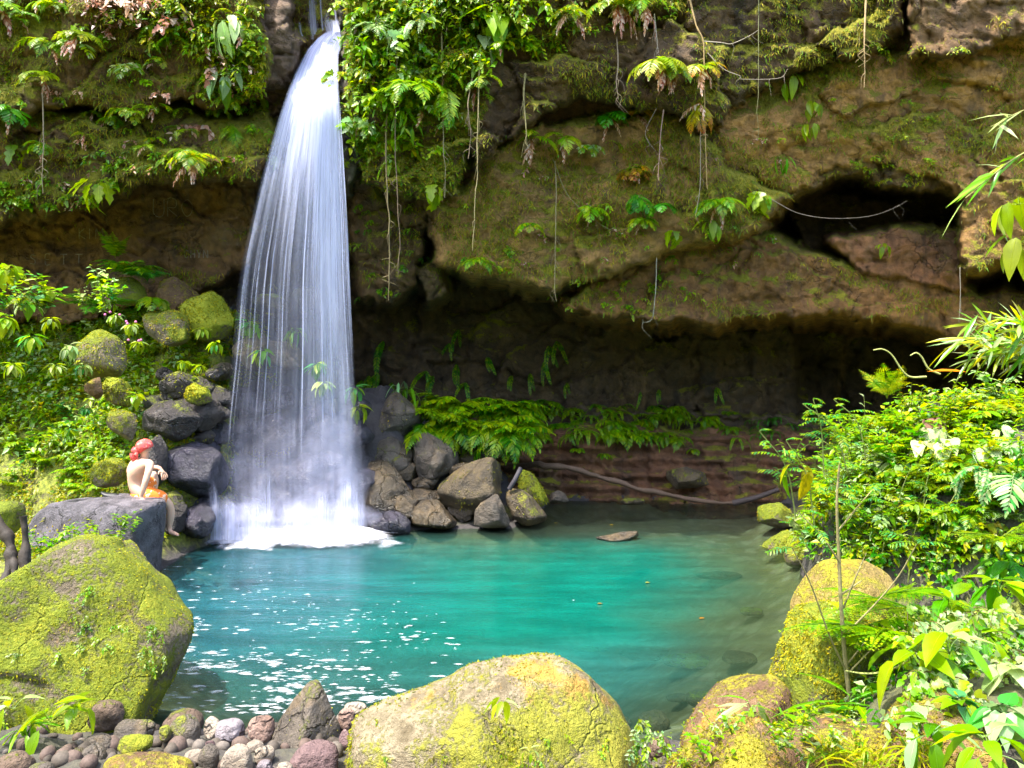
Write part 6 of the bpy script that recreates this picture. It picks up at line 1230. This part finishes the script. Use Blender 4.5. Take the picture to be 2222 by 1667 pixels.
for k in range(12): sprig(P(br_.uniform(1385, 1440), br_.uniform(1560, 1690), 4.6), .24, 'light green creeper at the right end of the broad front boulder', 'creepers right of the broad front boulder', 'ovate', 'bright+pale')
for px, py, s in ((225,1180,.3),(240,1200,.3),(265,1130,.26),(285,1140,.24),(255,1170,.3),(210,1160,.3)): shoot(P(px, py+20, 9.3), s*1.4, 'light green weed growing on the front of the slate slab', 'weeds on the slate slab', 'ovate', 'bright')
for px, py in ((120,1170),(150,1180),(95,1190),(60,1180)): shoot(P(px, py+20, 9.0), .4, 'green weed between the huge boulder and the slab', 'weeds behind the huge boulder', 'ovate', 'bright')
# gnarled root at the left edge
e = empty('tree_root', P(10,1250,8.2), 'gnarled mossy tree root at the left edge behind the huge boulder', 'root'); b0 = np.array(e.location)
for pts, r0, r1 in (([(52,1120,8.3),(46,1170,8.25),(50,1230,8.2),(40,1300,8.1)], .04, .06), ([(-40,1100,8.5),(0,1150,8.3),(15,1210,8.2),(8,1300,8.0)], .075, .055), ([(15,1200,8.2),(28,1250,8.1),(40,1300,8.0)], .04, .03)):
    lb = LB(); q = smooth_path([np.array(P(*t))-b0 for t in pts], 26); q += .07*np.stack([fbm(q*3, 3, 2), fbm(q*3, 3, 7), 0*q[:, 0]], -1); tube(lb, q, np.linspace(r0, r1, 26)*(1+.7*fbm(q*6, 3, 6)), (.028, .02, .013), 9); lb.build('root_limb', BARK, e)
# scratched names on the cave wall, following the rock
GL = {'U': [[(0,0),(0,.75),(.2,1),(.45,1),(.6,.75),(.6,0)]], 'R': [[(0,1),(0,0),(.4,0),(.5,.25),(.4,.5),(0,.5),(.55,1)]], 'O': [[(.3,0),(.02,.25),(0,.6),(.25,1),(.55,.75),(.55,.3),(.3,0)]], 'K': [[(0,0),(0,1)],[(.5,0),(0,.55),(.55,1)]], 'I': [[(.2,0),(.2,1)]], 'M': [[(0,1),(.05,0),(.35,.6),(.65,0),(.7,1)]],
 'S': [[(.5,.1),(.15,.05),(.05,.3),(.45,.6),(.4,.95),(0,.9)]], 'E': [[(.5,0),(0,0),(0,1),(.5,1)],[(0,.5),(.4,.5)]], 'T': [[(-.05,0),(.6,0)],[(.28,0),(.28,1)]], 'C': [[(.5,.15),(.2,0),(0,.4),(.15,.95),(.5,.85)]], 'H': [[(0,0),(0,1)],[(.5,0),(.5,1)],[(0,.5),(.5,.5)]], 'Y': [[(0,0),(.25,.5),(.5,0)],[(.25,.5),(.22,1)]], 'N': [[(0,1),(0,0),(.5,1),(.5,0)]]}
def scratch(text, px, py, h, label, sp=.82, c=(.24, .19, .13)):
    e = empty('scratched_name', cliff_p(px, py), label, 'graffiti'); b0 = np.array(e.location); x = px
    for ch in text:
        lb = LB()
        for st_ in GL[ch]:
            pts = smooth_path([(x+a*h, py+b*h, 0) for a, b in st_], 18); q = np.array([np.array(cliff_p(a, b, .004))-b0 for a, b, _ in pts]); tube(lb, q, .008, c, 4)
        lb.build('letter', BARK, e); x += h*sp
scratch('URO', 333, 432, 38, 'large faint scratched letters URO high on the cave wall'); scratch('KIM', 172, 496, 22, 'faint scratched name KIM on the left of the cave wall'); scratch('SETT', 66, 552, 22, 'faint scratched letters SETT low on the left cave wall', 1.5); scratch('CHYN', 400, 543, 17, 'faint scratched letters CHYN on the right of the cave wall')
# ================================================================== PERSON
D0 = 10.55
def J(px, py, dy=0.): return np.array(P(px, py, D0+dy))
class Sk:
    def __init__(s): s.v = []; s.e = []; s.r = []
    def add(s, p, r, par=None):
        s.v.append(p); s.r.append(r if hasattr(r, '__len__') else (r, r)); k = len(s.v)-1
        if par is not None: s.e.append((par, k))
        return k
    def chain(s, par, lst):
        for p, r in lst: par = s.add(p, r, par)
        return par
    def mesh(s, name, sub=2):
        me = bpy.data.meshes.new(name); o0 = np.array(s.v[0]); me.from_pydata([tuple(np.array(p)-o0) for p in s.v], s.e, []); o = bpy.data.objects.new(name, me); COL.objects.link(o)
        mo = o.modifiers.new('skin', 'SKIN'); mo.use_smooth_shade = True
        if not me.skin_vertices: 
            raise RuntimeError('no skin layer')
        for i, r in enumerate(s.r): me.skin_vertices[0].data[i].radius = r; me.skin_vertices[0].data[i].use_root = (i == 0)
        o.modifiers.new('sub', 'SUBSURF').levels = sub; o.modifiers['sub'].render_levels = sub
        dg = bpy.context.evaluated_depsgraph_get(); m2 = bpy.data.meshes.new_from_object(o.evaluated_get(dg)); bpy.data.objects.remove(o); bpy.data.meshes.remove(me)
        m2.name = name; m2.polygons.foreach_set('use_smooth', np.ones(len(m2.polygons), bool)); return m2, o0
m = NT('skin'); g = m.n('ShaderNodeNewGeometry'); nz = m.noise(g.outputs['Position'], 14, 3)
b = m.n('ShaderNodeBsdfPrincipled', i_Base_Color=m.mix(nz, (.56, .33, .22), (.68, .42, .29)), i_Roughness=.5); b.inputs['Subsurface Weight'].default_value = .12; b.inputs['Subsurface Radius'].default_value = (.02, .008, .004); SKIN = m.done(b.outputs[0])
s = Sk()
pel = s.add(J(302,1071), (.135, .11)); sp1 = s.add(J(294,1052), (.125, .10), pel); sp2 = s.add(J(297,1030,.0), (.15, .125), sp1); ch = s.add(J(306,1012,.0), (.165, .125), sp2)
nb = s.add(J(309,1000,.02), (.075, .075), ch); nk = s.add(J(314,993,.01), .05, nb); h1 = s.add(J(315,985,0), .062, nk); hd = s.add(J(314,973,0), (.085, .088), h1); s.add(J(312,963,0), .06, hd)
nose = s.add(J(326,977,.09), .02, hd); jaw = s.add(J(323,986,.05), .035, h1)
def hand(par, wrist, d, spread, curl, n=4):
    d = unit(np.array(d, float)); sp = unit(np.array(spread, float)); cu = unit(np.array(curl, float)); pm = s.add(wrist+d*.05, (.032, .02), par)
    for i in range(4):
        b_ = wrist+d*.095+sp*(.024*(i-1.5)); L = (.062, .072, .068, .052)[i]; k = s.add(b_, .010, pm); k = s.add(b_+d*L*.55+cu*.006+sp*.003*(i-1.5), .009, k); s.add(b_+d*L*.85+cu*L*.5+sp*.004*(i-1.5), .007, k)
    tb = wrist+d*.035-sp*.04; k = s.add(tb, .012, pm); s.add(tb+d*.035-sp*.02+cu*.01, .009, k)
# right arm, straight down to the slab behind the hip
rs_ = s.add(J(326,1007,-.14), .058, ch); a = s.chain(rs_, [(J(323,1022,-.22), .05), (J(316,1044,-.27), .042), (J(311,1062,-.28), .040), (J(306,1078,-.28), .028)]); hand(a, J(306,1079,-.28), (.45, -.15, -.65), (.75, .3, .2), (.3, -.2, -1))
# left arm, reaching round to the raised knee
ls = s.add(J(292,1003,.16), .058, ch); a = s.chain(ls, [(J(304,1016,.36), .046), (J(322,1019,.46), .04), (J(337,1014,.42), .034), (J(347,1016,.36), .026)]); hand(a, J(348,1017,.36), (.55, -.2, -.75), (.4, .6, .1), (-.4, 0, -1))
# right leg: thigh forward, shin hanging to the rock
rh = s.add(J(318,1077,-.08), .10, pel); a = s.chain(rh, [(J(343,1080,-.02), .084), (J(364,1090,.05), .066), (J(370,1103,.07), .058), (J(370,1122,.08), .056), (J(368,1142,.09), .036), (J(367,1153,.09), .036)]); a = s.chain(a, [(J(375,1157,.07), .034), (J(384,1160,.04), .024)])
for i in range(5): s.add(J(388.5-.5*i, 1160.5+.5*i, .06-.018*i), (.013, .010, .010, .009, .008)[i], a)
# left leg: knee raised, foot on the rock
lh = s.add(J(308,1074,.12), .10, pel); a = s.chain(lh, [(J(322,1050,.22), .085), (J(335,1025,.30), .062), (J(337,1042,.30), .055), (J(335,1066,.28), .036), (J(338,1078,.27), .034)]); s.chain(a, [(J(350,1082,.22), .024)])
me, o0 = s.mesh('person'); me.materials.append(SKIN)
per = link('person', me, None, o0); tag(per, 'bare chested person in a red bandana and orange shorts sitting on the slab', 'person')
def cloth(name, mat, build, thick=None):
    global s
    s = Sk(); build(); m2, oo = s.mesh(name); m2.materials.append(mat); return link(name, m2, per, oo-o0)
m = NT('floral_shorts'); g = m.n('ShaderNodeNewGeometry'); n1 = m.noise(g.outputs['Position'], 17, 2, .5); n2 = m.noise(g.outputs['Position'], 46, 3, .6)
cc = m.mix(m.rng(n1, .55, .6), (.85, .20, .015), (.85, .55, .36)); cc = m.mix(m.rng(n2, .58, .66), cc, (.55, .10, .01)); bpx = m.n('ShaderNodeBump', i_Strength=.5, i_Distance=.02, i_Height=n1)
b = m.n('ShaderNodeBsdfPrincipled', i_Base_Color=cc, i_Roughness=.8, i_Normal=bpx.outputs[0]); SHORTS = m.done(b.outputs[0])
def shorts():
    p = s.add(J(302,1072), (.162, .14)); s.add(J(296,1059), (.148, .125), p)
    s.chain(s.add(J(318,1077,-.08), .128, p), [(J(341,1080.5,-.02), .125), (J(363,1090,.045), .112)]); s.chain(s.add(J(308,1074,.12), .113, p), [(J(322,1050,.22), .112), (J(331,1034,.27), .10)])
cloth('shorts', SHORTS, shorts)
m = NT('bandana_cloth'); g = m.n('ShaderNodeNewGeometry'); n1 = m.noise(g.outputs['Position'], 26, 3, .6); n2 = m.noise(g.outputs['Position'], 60, 3, .6)
cc = m.mix(m.rng(n1, .52, .72), (.66, .07, .055), (.80, .36, .28)); cc = m.mix(m.rng(n2, .6, .68), cc, (.25, .03, .20)); bpx = m.n('ShaderNodeBump', i_Strength=.5, i_Distance=.02, i_Height=n1)
b = m.n('ShaderNodeBsdfPrincipled', i_Base_Color=cc, i_Roughness=.8, i_Normal=bpx.outputs[0]); BAND = m.done(b.outputs[0])
U, Fc = ico(4); fw = unit(np.array([.85, .5, -.05])); sd_ = unit(np.cross(fw, [0, 0, 1.])); up_ = np.cross(sd_, fw)
V = U*np.array([.108, .112, .104]); low = -.030-.10*np.clip(-U@fw, 0, 1)+.035*np.clip(U@fw, 0, 1); V[:, 2] = np.maximum(V[:, 2], low); V = V*(1+.05*fbm(U*4, 3, 8)[:, None])
lb = LB(); hc = J(313.5,969.5,0)-o0; lb.add(V+hc, Fc)
tl = smooth_path([hc-fw*.085+np.array([0, 0, -.02]), hc-fw*.125+np.array([0, 0, -.10]), hc-fw*.13+np.array([.01, 0, -.165]), hc-fw*.12+np.array([.02, 0, -.215])], 14)
tube(lb, tl, np.array([.05, .055, .056, .056, .054, .052, .05, .047, .043, .038, .032, .025, .016, .004])*1.0, (0, 0, 0), 10); lb.C = []
tube(lb, smooth_path([hc-fw*.10+np.array([0, 0, -.05]), hc-fw*.10+sd_*.06+np.array([0, 0, -.10]), hc-fw*.09+sd_*.07+np.array([0, 0, -.15])], 10), np.linspace(.035, .006, 10), (0, 0, 0), 8); lb.C = []
lb.build('bandana', BAND, per)
# sandal left on the slab
lb = LB(); U, Fc = ico(3); V = U*np.array([.13, .06, .035]); V[:, 2] = np.maximum(V[:, 2], -.02)*1.0; V[:, 2] += .05*np.clip(-V[:, 0]/.13, 0, 1)**2
lb.add(V, Fc, np.where(V[:, 2:3] < -.008, [[.5, .5, .5]], [[.02, .02, .022]])); tag(lb.build('shoe', colmat('shoe', .5, .15), None, P(240,1076,10.6)), 'black shoe with a grey sole left on the slab behind the seated person', 'shoe')
